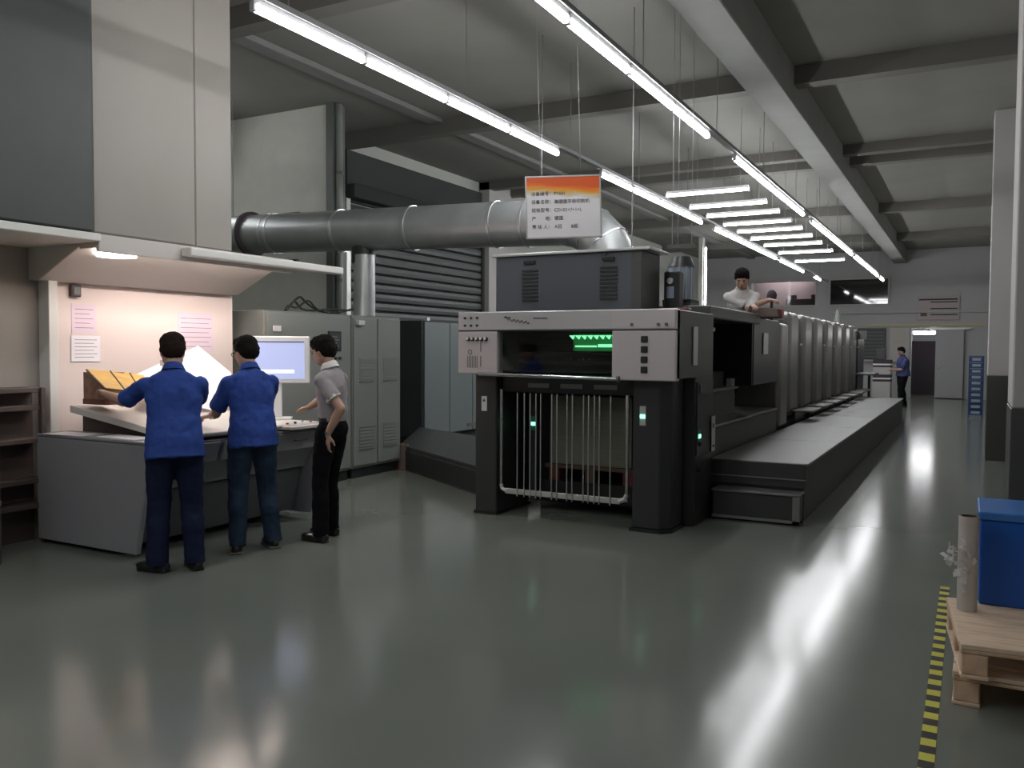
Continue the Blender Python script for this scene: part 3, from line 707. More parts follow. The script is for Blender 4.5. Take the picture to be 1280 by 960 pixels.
for z, y in ((.50, 7.32), (.73, 7.35)): MB().cyl((-2.12, y + .1, z), (-2.095, y + .1, z), .025, n=12).build('side_knob', 'black', dl)
B(-3.88, -2.55, 7.0, 7.6, 1.16, 1.35).build('cross_beam', 'press_black', dl, bevel=.008)
for i in range(3): B(-3.6 + i * .33, -3.38 + i * .33, 6.985, 7.0, 1.21, 1.25).build('beam_slot', 'vent', dl)
B(-3.9, -2.54, 7.86, 7.9, 0.0, 1.34).build('back_wall', 'press_black', dl)
def led_plate(c, ax, parent, plate='alu', hh=.17):
    x, y, z = c
    if ax == 'y':
        p = B(x - .028, x + .028, y - .006, y, z - hh / 2, z + hh / 2).build('switch_plate', plate, parent, bevel=.003)
        B(x - .022, x + .022, y - .012, y - .006, z - .022, z + .012).build('green_lamp', 'green_led', p)
    else:
        p = B(x, x + .006, y - .04, y + .04, z - hh / 2, z + hh / 2).build('switch_plate', plate, parent, bevel=.003)
        B(x + .006, x + .012, y - .03, y + .03, z - .02, z + .015).build('green_lamp', 'green_led', p)
led_plate((-2.45, 6.9, 1.00), 'y', dl); led_plate((-2.11, 7.42, .80), 'x', dl, 'green_case', .12)
led_plate((-3.70, 7.3, .85), 'y', dl, 'green_case', .14)
p = B(-4.06, -4.00, 6.914, 6.92, .98, 1.12).build('warning_plate', 'white', dl, bevel=.003)
MB().prism([(-4.045, 1.07), (-4.015, 1.07), (-4.03, 1.10)], 'y', 6.910, 6.914).build('warning_mark', 'ink', p)
B(-3.74, -3.66, 7.3, 7.4, .1, 1.16).build('inner_post', 'press_dark', dl); B(-2.72, -2.62, 7.4, 7.6, .1, 1.16).build('inner_post', 'press_dark', dl)
p = B(-2.10, -2.095, 7.80, 7.92, .62, .95).build('notice_plate', 'alu', dl, bevel=.003)
B(-2.095, -2.093, 7.83, 7.89, .66, .68).build('notice_mark', 'ink', p); B(-2.095, -2.093, 7.83, 7.87, .84, .88).build('notice_mark', 'ink', p)
# pile gate
gt = thing('pile_gate', 'steel gate of thin vertical bars closing the delivery opening', 'gate', (-3.2, 6.93, .2))
G = 6.93
B(-3.80, -2.66, G - .015, G + .01, .215, .265).build('bottom_rail', 'alu', gt, bevel=.004)
MB().cyl((-3.85, G, .28), (-3.85, G, 1.19), .014, n=10).build('side_rod', 'steel', gt, smooth=True)
MB().cyl((-2.60, G, .24), (-2.60, G, 1.17), .016, n=10).build('side_rod', 'steel', gt, smooth=True)
MB().tube([(-3.85, G, .30), (-3.84, G, .26), (-3.80, G, .24)], .018, 8).build('corner', 'alu', gt); MB().tube([(-2.60, G, .30), (-2.62, G, .26), (-2.67, G, .24)], .022, 8).build('corner', 'alu', gt)
barp = [647, 656, 663.5, 671, 677, 691, 697.5, 710, 716.5, 730, 736, 743, 749, 762]
for px in barp:
    x = -4.16 + (px - 592) / (828 - 592) * (4.16 - 2.27) + 0.05
    MB().cyl((x, G - .02, .20), (x, G - .02, 1.16), .0065, n=8).build('bar', 'galv_ring', gt)
# pile of sheets on a pallet inside
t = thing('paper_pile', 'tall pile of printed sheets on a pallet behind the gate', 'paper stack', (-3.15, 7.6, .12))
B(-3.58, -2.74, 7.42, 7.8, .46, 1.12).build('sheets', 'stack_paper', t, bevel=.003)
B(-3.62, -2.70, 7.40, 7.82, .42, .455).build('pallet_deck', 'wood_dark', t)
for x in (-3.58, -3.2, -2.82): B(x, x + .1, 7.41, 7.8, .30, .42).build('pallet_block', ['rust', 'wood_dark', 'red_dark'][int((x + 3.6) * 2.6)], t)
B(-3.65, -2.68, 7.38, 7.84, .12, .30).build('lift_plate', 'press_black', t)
# upper hood box
ub = thing('dryer_box', 'dark blue-grey louvred box on top of the press delivery', 'machine cover', (-3.3, 7.6, 1.9))
B(-4.07, -2.60, 7.2, 7.68, 1.9, 2.45).build('box', 'press_top', ub, bevel=.008)
B(-2.68, -2.58, 7.195, 7.69, 1.9, 2.45).build('corner_strip', 'press_mid', ub, bevel=.006)
B(-4.10, -2.50, 7.17, 7.72, 2.45, 2.475).build('lid', 'alu', ub, bevel=.004)
B(-3.75, -3.05, 7.7, 8.8, 2.0, 2.35).build('duct_stub', 'press_mid', ub, bevel=.01)
for x0 in (-3.78, -2.98):
    for k in range(9): B(x0, x0 + .17, 7.19, 7.2, 2.02 + k * .035, 2.035 + k * .035).build('louvre', 'press_dark', ub)
    B(x0 + .02, x0 + .14, 7.185, 7.2, 2.37, 2.40).build('handle_recess', 'black', ub)
MB().sph((-2.93, 7.19, 2.43), .012, n=8).build('screw', 'steel', ub)
# stuff on the press roof
t = thing('ink_canister', 'clear plastic canister on the press roof beside the dark box', 'canister', (-2.45, 8.1, 1.9))
MB().cyl((-2.50, 8.1, 2.05), (-2.50, 8.1, 2.37), .12, n=20).build('body', 'bin_grey', t, smooth=True)
for k in range(4): MB().cyl((-2.50 + .125 * cos(k * .5 - 1.9), 8.1 + .125 * sin(k * .5 - 1.9), 2.05), (-2.50 + .125 * cos(k * .5 - 1.9), 8.1 + .125 * sin(k * .5 - 1.9), 2.37), .008, n=6).build('rib', 'galv_ring', t)
MB().cyl((-2.50, 8.1, 2.37), (-2.50, 8.1, 2.47), .13, .09, n=20).build('lid', 'press_dark', t, smooth=True)
B(-2.64, -2.36, 7.96, 8.24, 2.02, 2.05).build('base', 'black', t); B(-2.64, -2.36, 7.96, 8.24, 1.992, 2.02).build('foot', 'press_mid', t)
t = thing('meter_unit', 'small dark gauge unit with a white label on the press roof', 'gauge', (-2.42, 7.55, 1.9))
B(-2.55, -2.40, 7.72, 7.86, 1.9, 2.3).build('body', 'press_dark', t, bevel=.01); B(-2.52, -2.45, 7.712, 7.72, 2.05, 2.16).build('label_plate', 'bin_grey', t)
MB().cyl((-2.485, 7.72, 2.21), (-2.485, 7.70, 2.21), .03, n=12).build('dial', 'alu', t)
o = B(-2.50, -2.23, 7.45, 7.55, 1.9, 1.945).build('red_tray', 'red_dark', bevel=.006); tag(o, 'small dark red tray on the press roof edge', 'tray')
t = thing('suspended_bracket', 'thin metal bracket hanging from the ceiling above the press', 'bracket', (-2.55, 8.3, 2.6))
B(-2.70, -2.42, 8.28, 8.33, 2.58, 2.62).build('bar', 'press_mid', t)
for x in (-2.66, -2.60, -2.46): MB().cyl((x, 8.3, 2.62), (x, 8.3, 5.0), .003, n=6).build('wire', 'rail', t)

# --- middle section
ms = thing('press_coater', 'dark middle section of the press with open side between delivery and towers', 'printing press', (-3.2, 9.3, 0))
B(-4.1, -2.84, 7.95, 10.0, .3, 1.15).build('lower_body', 'press_dark', ms, bevel=.01)
B(-4.1, -2.84, 10.0, 11.0, .3, .92).build('walk_deck', 'press_dark', ms, bevel=.01)
B(-4.1, -2.85, 7.95, 10.0, 1.15, 1.86).build('recess_back', 'press_black', ms)
B(-4.1, -2.16, 7.92, 10.1, 1.87, 1.99).build('roof', 'press_mid', ms, bevel=.012)
B(-2.28, -2.20, 9.95, 10.95, 1.16, 1.95).build('end_frame', 'press_dark', ms, bevel=.01)
B(-3.2, -2.20, 10.92, 11.4, 1.16, 1.95).build('end_frame', 'press_dark', ms, bevel=.01)
B(-2.52, -2.45, 8.0, 9.2, 1.77, 1.81).build('reflection_strip', 'white', ms)  # white strip stands in for a bright tube-like reflection under the roof
for z in (1.42, 1.36): MB().cyl((-2.55, 8.0, z), (-2.55, 9.4, z), .018, n=10).build('guide_rod', 'steel', ms, smooth=True)
B(-2.75, -2.45, 8.0, 9.6, 1.15, 1.33).build('drawer_unit', 'press_black', ms, bevel=.01)
B(-2.85, -2.21, 9.9, 9.94, 1.16, 1.87).build('partition', 'press_black', ms)
B(-2.8, -2.7, 8.3, 9.6, 1.45, 1.72).build('inner_frame', 'press_dark', ms, bevel=.01)
B(-2.46, -2.40, 9.75, 9.9, 1.15, 1.24).build('latch', 'alu', ms)
B(-2.195, -2.185, 10.42, 10.68, 1.52, 1.78).build('white_plate', 'alu', ms, bevel=.003)
# --- treads beside it
st = thing('side_steps', 'stepped grey treads climbing beside the press middle section', 'steps', (-2.3, 9.8, 0))
B(-2.82, -2.20, 7.95, 11.3, .0, .80).build('lower_riser', 'tread_side', st, bevel=.008)
B(-2.82, -2.18, 7.95, 11.3, .80, .83).build('lower_tread', 'tread', st, bevel=.006)
B(-2.8, -2.42, 7.96, 10.0, .83, 1.12).build('upper_riser', 'tread_side', st, bevel=.008)
B(-2.8, -2.38, 7.96, 10.0, 1.12, 1.15).build('upper_tread', 'tread', st, bevel=.006)
pf = thing('walkway_platform', 'long grey service platform with metal edge beside the press', 'platform', (-1.75, 14, 0))
B(-2.17, -1.31, 8.07, 20.9, .0, .50).build('side_skirt', 'tread_side', pf, bevel=.008)
xk = 8.1
while xk < 20.5:
    B(-2.18, -1.28, xk, min(xk + 2.1, 20.92), .50, .525).build('deck_plate', 'tread', pf, bevel=.004); xk += 2.11
B(-2.18, -1.30, 8.045, 8.07, .30, .525).build('front_riser', 'tread_side', pf, bevel=.004)
B(-2.18, -1.29, 8.03, 8.075, .375, .385).build('trim_strip', 'tread_trim', pf)
fs = thing('entry_step', 'low dark metal step in front of the service platform', 'step', (-1.7, 7.95, 0))
B(-2.08, -1.31, 7.80, 8.03, .02, .26).build('box', 'tread_side', fs, bevel=.008)
B(-2.09, -1.30, 7.79, 8.04, .26, .28).build('tread', 'tread', fs, bevel=.004)
B(-1.36, -1.30, 7.785, 7.80, .02, .26).build('corner_trim', 'tread_trim', fs); B(-2.08, -1.30, 7.785, 7.80, .02, .045).build('bottom_trim', 'tread_trim', fs)
# --- towers
tw = thing('press_end_post', 'grey upright cover before the row of printing units', 'printing unit', (-2.5, 11.6, 0))
B(-4.0, -2.18, 11.45, 11.98, .55, 1.93).build('cover', 'tower', tw, bevel=.06, seg=4)
B(-4.0, -2.3, 11.5, 12.8, 0, .55).build('base', 'press_dark', tw)
B(-4.0, -2.4, 11.98, 12.75, .55, 2.02).build('inner_body', 'press_dark', tw)
ys = [12.85, 14.1, 15.25, 16.5, 17.8, 19.1, 20.4]; L = 1.15
def unit(y, lab):
    t = thing('printing_unit', lab, 'printing unit', (-3.2, y + .5, 0), group='printing units of the press')
    B(-4.1, -2.45, y, y + L, .55, 2.0).build('body', 'press_dark', t, bevel=.02)
    B(-4.1, -2.32, y + .04, y + .74, .62, 2.14).build('cover', 'tower', t, bevel=.09, seg=4)
    B(-4.0, -2.36, y + .76, y + 1.06, .62, 2.08).build('side_cover', 'press_mid', t, bevel=.05, seg=3)
    B(-4.1, -2.3, y, y + L, 0, .55).build('base', 'press_dark', t)
    B(-2.30, -2.00, y + .15, y + .95, .66, .69).build('foot_step', 'tread', t, bevel=.006)
    B(-2.30, -2.26, y + .2, y + .9, .526, .66).build('step_bracket', 'press_dark', t)
    MB().sph((-2.31, y + .86, 1.66), .02, n=8).build('indicator', 'white', t)
    MB().cyl((-2.6, y + .4, 2.13), (-2.6, y + .4, 2.19), .05, n=12).build('cap', 'press_dark', t, smooth=True)
    return t
for i, y in enumerate(ys): unit(y, 'grey metal printing unit of the press, %s in the row from the man on top' % ORD[i])
t = thing('sheet_feeder', 'dark feeder at the far end of the printing press row', 'feeder', (-3.2, 22.2, 0))
B(-4.1, -2.35, 21.65, 23.0, 0, 2.05).build('body', 'press_dark', t, bevel=.03)
MB().cyl((-2.30, 21.9, 1.85), (-2.30, 21.9, 2.05), .11, n=16).build('motor', 'tower', t, smooth=True)
B(-2.35, -1.95, 21.3, 22.5, 1.0, 1.05).build('table', 'tread', t, bevel=.01)
MB().cyl((-2.1, 21.8, .0), (-2.1, 21.8, 1.0), .03, n=10).build('table_leg', 'press_dark', t)
t = thing('machine_cone', 'small pale cone standing on top of the printing units', 'cone', (-2.5, 19.5, 2.0))
MB().cyl((-2.6, 20.0, 2.11), (-2.6, 20.0, 2.48), .10, .03, n=14).build('cone', 'cabinet', t, smooth=True)
MB().cyl((-2.6, 20.0, 2.082), (-2.6, 20.0, 2.11), .13, n=14).build('rim', 'cabinet', t, smooth=True)

# ================================================================== HANGING SIGN
ax = V((-2.80 + 3.36, 6.36 - 6.08, 0)).normalized()
ax = V((.883, .469, 0)).normalized()
s0 = V((-3.24, 6.27, 2.485))
SW, SH = .60, .49
sg = thing('hanging_sign', 'white machine sign with orange swirl hanging above the press', 'sign', s0, rz=atan2(ax.y, ax.x)); sg.rotation_euler[1] = -.035
B(0, SW, 0, .02, 0, SH).build('board', 'sign', sg)
fr = MB(); fr.box(-.008, SW + .008, -.003, .023, -.012, 0).box(-.008, SW + .008, -.003, .023, SH, SH + .012).box(-.012, 0, -.003, .023, -.012, SH + .012).box(SW, SW + .012, -.003, .023, -.012, SH + .012)
fr.build('frame', 'alu', sg)
lines = [('设备编号：', 'PY601', .355), ('设备名称：', '海德堡平张印刷机', .288), ('规格型号：', 'CD102+7+1+L', .220), ('产　　地：', '德国', .152), ('责 任 人：', 'A班　　B组', .084)]
for a, b, z in lines:
    for s_, x_ in ((a, .035), (b, .222)):
        text(s_, 'lettering', 'ink', sg, (x_, -.0015, z - .012), (1, 0, 0), (0, 0, 1), .037)
MB().cyl((.12, .01, SH), (.12, .01, 5.0 - s0.z), .0016, n=6).build('wire', 'rail', sg); MB().cyl((.45, .01, SH), (.45, .01, 5.0 - s0.z), .0016, n=6).build('wire', 'rail', sg)

# ================================================================== FAR END THINGS
t = thing('wall_chart', 'pinkish framed notice board with dark lines high on the far wall', 'board', (-.95, 31.66, 2.56))
B(-1.60, -.33, 31.65, 31.69, 2.62, 3.42).build('board', 'board', t, bevel=.01)
for i, z in enumerate((3.2, 2.98, 2.78)): B(-1.2, -.4, 31.64, 31.65, z, z + .035).build('dark_line', 'purple_dark', t)
B(-1.55, -.4, 31.64, 31.65, 3.28, 3.33).build('title_line', 'purple_dark', t); B(-1.5, -1.3, 31.64, 31.65, 2.75, 2.9).build('stamp', 'mauve', t)
# lower far wall: grey shutter panel, white board
t = thing('wall_panel', 'grey ribbed panel low on the far wall past the press end', 'panel', (-2.8, 31.6, 1.1))
B(-3.45, -2.55, 31.6, 31.68, 1.3, 2.36).build('panel', 'panel_grey', t, bevel=.01)
for k in range(8): B(-3.4, -2.6, 31.59, 31.6, 1.36 + k * .12, 1.40 + k * .12).build('rib', 'vent', t)
B(-3.5, -2.5, 31.57, 31.62, 1.22, 1.28).build('sill', 'wall_white', t)
t = thing('whiteboard', 'pale board with yellow print behind the far worker', 'board', (-2.1, 31.6, 1.2))
B(-2.42, -1.82, 31.6, 31.66, 1.2, 2.36).build('board', 'wall_white', t, bevel=.01)
for k in range(5): B(-2.3, -1.95, 31.59, 31.6, 1.85 + k * .09, 1.88 + k * .09).build('print_row', 'yellow_print', t)
t = thing('pallet_of_paper', 'pale reams stacked in dark banded layers beside the far worker', 'paper stack', (-2.15, 28.5, 0))
z = 0.02
for k, (h, m) in enumerate(((.62, 'wall_white'), (.07, 'purple_dark'), (.05, 'paper'), (.10, 'purple_dark'), (.22, 'wall_white'), (.06, 'purple_dark'), (.05, 'paper'), (.12, 'purple_dark'))):
    B(-2.62, -2.12, 28.2, 28.9, z, z + h).build('layer', m, t, bevel=.006); z += h
B(-2.55, -2.3, 28.3, 28.8, z, z + .35).build('dark_box', 'panel_grey', t, bevel=.01)
B(-2.62, -2.12, 28.2, 28.9, 0, .02).build('base', 'wood_dark', t)
# blue bin tower
bt_ = thing('bin_tower', 'tall narrow stack of blue trays against the right pillar', 'bin rack', (.13, 22.95, 0))
for x in (-.02, .27): B(x, x + .03, 22.9, 23.3, 0, 1.45).build('side_panel', 'blue_bin', bt_)
for k in range(10):
    z = .06 + k * .14
    d = B(.01, .27, 22.9, 23.28, z, z + .12).build('tray', 'blue_bin', bt_, bevel=.006)
    B(.05, .23, 22.89, 22.9, z + .035, z + .095).build('tray_label', 'bin_grey', d)
B(-.02, .30, 22.9, 23.3, 1.45, 1.47).build('top', 'blue_bin', bt_)
t = thing('fire_extinguisher', 'dim red extinguisher on the floor behind the pillar', 'extinguisher', (.40, 20.0, 0))
MB().loft([((.42, 20, z), r, r, (1, 0, 0), (0, 1, 0)) for z, r in ((0, .075), (.02, .08), (.5, .08), (.56, .06), (.6, .025), (.64, .025))], 16).build('tank', 'red_plastic', t, smooth=True)
MB().cyl((.42, 20, .64), (.34, 19.97, .70), .012, n=8).build('lever', 'black', t)
o = B(.36, .50, 21.0, 21.4, .0, 1.25).build('narrow_locker', 'panel_grey', bevel=.01); tag(o, 'narrow dark locker between blue trays and right pillar', 'locker')
t = thing('wall_notice', 'small vertical tag on the right wall behind the pillars', 'notice', (.5, 19.5, 1.9))
B(.515, .529, 22.0, 22.5, 1.6, 1.8).build('card', 'mauve', t); B(.515, .529, 22.0, 22.5, 1.35, 1.55).build('card', 'mauve', t)

# ================================================================== PALLETS + CRATE
def pallet(z, lab, fx, fy, rz, D=.80):
    t = thing('pallet', lab, 'pallet', (fx, fy, z), rz=rz)
    W_ = .95
    if z > .1: B(0, W_, 0, D, .128, .150).build('deck_board', 'wood', t, bevel=.003)
    else:
        for i in range(6): B(0, W_, i * D / 5.8, i * D / 5.8 + D / 5.8 * .82, .130, .150).build('deck_board', 'wood', t, bevel=.003)
    B(.0, W_, 0, .09, .111, .127).build('stringer_board', 'wood_end', t, bevel=.003)
    for i in range(3):
        xa = i * (W_ - .11) / 2
        B(xa, xa + .11, .1, D, .111, .127).build('bearer', 'wood_end', t)
        for j in range(3):
            ya = .004 + j * (D - .12) / 2
            B(xa + .004, xa + .106, ya, ya + .11, .018, .110).build('block', 'wood_end', t, bevel=.004)
        B(xa, xa + .11, 0, D, 0, .017).build('bottom_board', 'wood', t, bevel=.003)
    return t
pallet(0, 'lower wooden pallet on the floor at right, under the solid-topped one', -.035, 4.19, radians(-1))
pallet(.1515, 'upper wooden pallet with solid deck in front of the blue crate', -.005, 4.10, radians(5.5), .76)
pallet(0, 'lower rear pallet hidden under the blue crate', .11, 5.03, 0, .5)
pallet(.1515, 'upper rear pallet right under the blue crate', .11, 5.03, 0, .5)
ZT = .1515 + .151
cr_ = thing('blue_crate', 'large blue plastic crate with lighter rim on the pallets', 'crate', (.5, 5.0, ZT))
x0, x1, y0, y1 = .066, .90, 4.80, 5.26
B(x0, x1, y0, y0 + .02, ZT, ZT + .425).build('front_wall', 'blue_crate', cr_, bevel=.006)
B(x0, x1, y1 - .02, y1, ZT, ZT + .425).build('back_wall', 'blue_crate', cr_, bevel=.006)
B(x0, x0 + .02, y0 + .02, y1 - .02, ZT, ZT + .425).build('side_wall', 'blue_crate', cr_, bevel=.006)
B(x1 - .02, x1, y0 + .02, y1 - .02, ZT, ZT + .425).build('side_wall', 'blue_crate', cr_, bevel=.006)
B(x0 + .02, x1 - .02, y0 + .02, y1 - .02, ZT, ZT + .02).build('bottom', 'blue_crate', cr_)
B(x0 - .012, x1 + .012, y0 - .012, y1 + .012, ZT + .425, ZT + .465).build('lid', 'blue_lid', cr_, bevel=.008, seg=2)
tb = thing('cardboard_core', 'upright grey cardboard tube wrapped in torn plastic film on the pallet', 'tube', (.015, 4.66, ZT))
rg = []
MB().cyl((.015, 4.66, ZT), (.015, 4.66, ZT + .462), .045, n=28, cap=False).build('tube', 'core', tb, smooth=True)
MB().cyl((.015, 4.66, ZT), (.015, 4.66, ZT + .461), .036, n=24, cap=False).build('tube_inside', 'brown', tb, smooth=True)
MB().ring([[(.015 + r * cos(2 * pi * i / 28), 4.66 + r * sin(2 * pi * i / 28), ZT + .462) for i in range(28)] for r in (.036, .045)], False).build('rim', 'mauve', tb)
rnd = random.Random(3); fm = MB()
for k in range(46):      # crumpled film shards
    c = V((-.015 + rnd.uniform(-.075, .02), 4.61 + rnd.uniform(-.03, .03), ZT + .25 + rnd.uniform(-.07, .07)))
    if k > 24: c = V((.015 + rnd.uniform(-.03, .03), 4.611, ZT + .2 + rnd.uniform(-.12, .17)))
    a = V((rnd.uniform(-1, 1), rnd.uniform(-1, 1), rnd.uniform(-1, 1))).normalized() * .025; b = V((rnd.uniform(-1, 1), rnd.uniform(-1, 1), rnd.uniform(-1, 1))).normalized() * .02
    fm.add([c - a, c + b, c + a * .9, c - b * 1.1 + a * .3], [(0, 1, 2), (0, 2, 3)])
fm.build('torn_film', 'film', tb)

# ================================================================== PEOPLE
_cl = bpy.data.textures.new('wrinkle', 'CLOUDS'); _cl.noise_scale = .10; _cl.noise_depth = 2
_ch = bpy.data.textures.new('hair_noise', 'CLOUDS'); _ch.noise_scale = .025; _ch.noise_depth = 3
def bake(mb, name, m, parent, voxel, smooth_it=4, disp=0., tex=None):
    me = mb.mesh('tmp'); o = bpy.data.objects.new('tmp', me); COL.objects.link(o)
    r = o.modifiers.new('r', 'REMESH'); r.mode = 'VOXEL'; r.voxel_size = voxel
    if smooth_it:
        s = o.modifiers.new('s', 'SMOOTH'); s.factor = .5; s.iterations = smooth_it
    if disp:
        d = o.modifiers.new('d', 'DISPLACE'); d.texture = tex or _cl; d.strength = disp; d.mid_level = .5; d.texture_coords = 'LOCAL'
    dg = bpy.context.evaluated_depsgraph_get(); dg.update()
    ne = bpy.data.meshes.new_from_object(o.evaluated_get(dg)); bpy.data.objects.remove(o)
    ne.name = name; ne.materials.clear(); ne.materials.append(M[m])
    for p in ne.polygons: p.use_smooth = True
    n = bpy.data.objects.new(name, ne); COL.objects.link(n); n.parent = parent
    return n
def ik(a, b, l1, l2, hint):
    a = V(a); b = V(b); d = b - a; L = d.length; mx = (l1 + l2) * .995
    if L > mx: b = a + d * mx / L; d = b - a; L = mx
    x = (l1 * l1 - l2 * l2 + L * L) / (2 * L); h = sqrt(max(l1 * l1 - x * x, 0)); u = d / L
    p = V(hint) - u * V(hint).dot(u); p = p.normalized()
    return a + u * x + p * h, b
def person(label, loc, rz, H, sp, group=None):
    t = thing('person', label, 'person', loc, rz=rz)
    k = H / 1.70; Ri = Matrix.Rotation(-rz, 3, 'Z'); L0 = V(loc)
    W = lambda p: Ri @ (V(p) - L0)                      # world -> local
    vox = sp.get('voxel', .0075)
    lean = sp.get('lean', 0.); slide = sp.get('side', 0.)
    hipz = sp.get('hipz', .93) * k; off = V((0, sp.get('shift', 0.), 0))
    pel = V((0, 0, hipz)) + off
    Rl = Matrix.Rotation(-lean, 3, 'X') @ Matrix.Rotation(slide, 3, 'Y')
    T = lambda x, y, z: pel + Rl @ V((x * k, y * k, z * .965 * k))   # torso frame, z above the pelvis
    Rt = Rl @ V((1, 0, 0)); Ft = Rl @ V((0, 1, 0)); Ut = Rl @ V((0, 0, 1))
    bu = sp.get('bulk', 1.)
    # ---- legs
    feet = [W(p) if len(p) == 3 else None for p in sp['feet']]
    body = MB(); tr = MB(); legs = []
    for i, s in enumerate((-1, 1)):
        hip = pel + V((s * .085 * k, 0, -.02 * k)); f = feet[i]; an = V((f.x, f.y - .03, f.z + .085 * k))
        kn, an = ik(hip, an, .425 * k, .405 * k, (s * .02, 1, 0)); legs.append((hip, kn, an))
    rth, rkn, rcf = .092 * bu * k, .071 * bu * k, sp.get('cuff', .068) * k
    for hip, kn, an in legs:
        tr.cap(hip, hip.lerp(kn, .5), rth, (rth + rkn) / 2 + .004); tr.cap(hip.lerp(kn, .5), kn, (rth + rkn) / 2 + .004, rkn)
        cz = an + V((0, 0, -.035 * k)); tr.cyl(kn, cz, rkn, rcf, 16); tr.sph(kn.lerp(cz, .35) + V((0, -.012, 0)), (rkn * .97, rkn * 1.02, .12 * k))
        body.cap(kn, an, .05 * k, .036 * k, 10); body.cap(hip, kn, .06 * k, .05 * k, 10)
    tr.sph(pel + V((0, -.015 * k, -.01 * k)), (.155 * bu * k, .118 * bu * k, .115 * k))
    tr.loft([(T(0, 0, .0), .150 * bu * k, .105 * bu * k, Rt, Ft), (T(0, 0, .10), .140 * bu * k, .098 * bu * k, Rt, Ft)], 20)
    bake(tr, 'trousers', sp['trousers'], t, vox * 1.15, 5, .022)
    # ---- torso
    ch = [(-.02, .13, .095), (.12, .130, .09), (.30, .145, .10), (.39, .135, .085), (.45, .08, .065)]
    body.loft([(T(0, -.01, z), a * .93 * k, b * .93 * k, Rt, Ft) for z, a, b in ch], 18)
    shs = sp.get('hem', -.09); gap = sp.get('gap', .012)
    sh = MB()
    tuck = sp.get('tuck', False)
    rings = ([(.05, .142, .100), (.10, .150, .108)] if tuck else [(shs, .176, .142), (.02, .170, .136)]) + \
            [(.18, .156, .118), (.30, .172, .124), (.385, .170, .116), (.445, .142, .100), (.49, .096, .078), (.515, .064, .060)]
    sh.loft([(T(0, -.014 + (-.008 if z < .05 and not tuck else 0), z), a * bu * k, b * bu * k, Rt, Ft) for z, a, b in rings], 24)
    arms = []
    for i, s in enumerate((-1, 1)):
        shd = T(s * .158 * bu, -.012, .405); ad = sp['arms'][i]
        wr = W(ad['w']) if ad.get('world', True) else T(*ad['w'])
        el, wr = ik(shd, wr, .285 * k, .25 * k, ad.get('hint', (s * .4, -.6, -.8)))
        arms.append((shd, el, wr, ad, s))
        body.cap(shd, el, .046 * k, .040 * k, 12); body.cap(el, el.lerp(wr, .35), .040 * k, .039 * k, 12); body.cap(el.lerp(wr, .35), wr, .039 * k, .026 * k, 12)
        e2 = shd.lerp(el, ad.get('sleeve', .78))
        sh.sph(shd + V((0, 0, -.004)), .063 * k); sh.cyl(shd, e2, .062 * k, .068 * k, 18); sh.sph(T(s * .095, -.015, .428), (.105 * k, .070 * k, .055 * k), Rl @ Matrix.Rotation(s * .42, 3, 'Y'))
        if sp.get('cuff_mat'):
            d = (el - shd).normalized(); MB().cyl(e2 - d * .018, e2 + d * .004, .0665 * k, .0655 * k, 20).build('sleeve_cuff', sp['cuff_mat'], t, smooth=True)
        # hand
        fd = V(ad.get('fdir', (0, 0, 0))); fd = (Ri @ fd if ad.get('world', True) else Rl @ fd) if fd.length > 0 else (wr - el)
        fd = fd.normalized(); pn = V(ad.get('palm', (0, 0, -1))); pn = Ri @ pn if ad.get('world', True) else Rl @ pn
        pn = (pn - fd * pn.dot(fd)).normalized(); sd = fd.cross(pn).normalized()
        # thumb side: sd times sign
        ts = ad.get('thumb', 1)
        R = Matrix((sd, fd, pn)).transposed(); cu = ad.get('curl', .5)
        body.sph(wr + fd * .012 * k, (.026 * k, .03 * k, .022 * k), R); body.sph(wr + fd * .05 * k, (.041 * k, .052 * k, .0175 * k), R)
        for j, (u, ln) in enumerate(((-.030, .060), (-.011, .074), (.010, .078), (.030, .070))):
            u *= ts; p = wr + (fd * .082 + sd * u) * k; a = cu * .35; rr_ = .0092 * k
            for q, fr_ in enumerate((.45, .31, .24)):
                dd = (fd * cos(a) + pn * sin(a) + sd * u * 2.2).normalized(); p2 = p + dd * ln * fr_ * k
                body.cap(p, p2, rr_ * (1 - .08 * q), rr_ * (.94 - .08 * q), 8); p = p2; a += cu * .75
        p = wr + (fd * .022 + sd * .030 * ts) * k; d1_ = (sd * ts * .75 + fd * .75 + pn * .25).normalized(); p2 = p + d1_ * .042 * k
        body.cap(p, p2, .0125 * k, .0105 * k, 8); d2_ = (sd * ts * .25 + fd + pn * .35).normalized(); body.cap(p2, p2 + d2_ * .032 * k, .0105 * k, .009 * k, 8)
    bake(sh, 'shirt', sp['shirt'], t, vox * 1.1, 5, .026)
    # ---- head
    nb = T(0, -.015, .47); hy, hp, hr = sp.get('head', (0, 0, 0))
    Rh = Matrix.Rotation(hy, 3, 'Z') @ Matrix.Rotation(-hp, 3, 'X') @ Matrix.Rotation(hr, 3, 'Y')
    nt_ = T(0, .012, .575); hc = nt_ + Rh @ V((0, .018 * k, .085 * k))
    Hh = lambda x, y, z: hc + Rh @ V((x * k, y * k, z * k))
    body.cap(nb, nt_ + V((0, 0, .02)), .056 * k, .052 * k, 14)
    E3 = lambda c, r, mb=body: mb.sph(Hh(*c), tuple(q * k for q in r), Rh, 18)
    E3((0, -.012, .025), (.074, .092, .090)); E3((0, .028, -.028), (.062, .060, .078)); E3((0, .045, -.082), (.036, .036, .030))
    E3((0, .030, -.065), (.052, .045, .042))
    for s in (-1, 1):
        E3((s * .038, .055, -.022), (.024, .024, .026)); E3((s * .074, -.002, -.012), (.009, .020, .032)); E3((s * .05, .0, -.06), (.02, .04, .03))
        E3((s * .03, .078, .022), (.026, .012, .010))
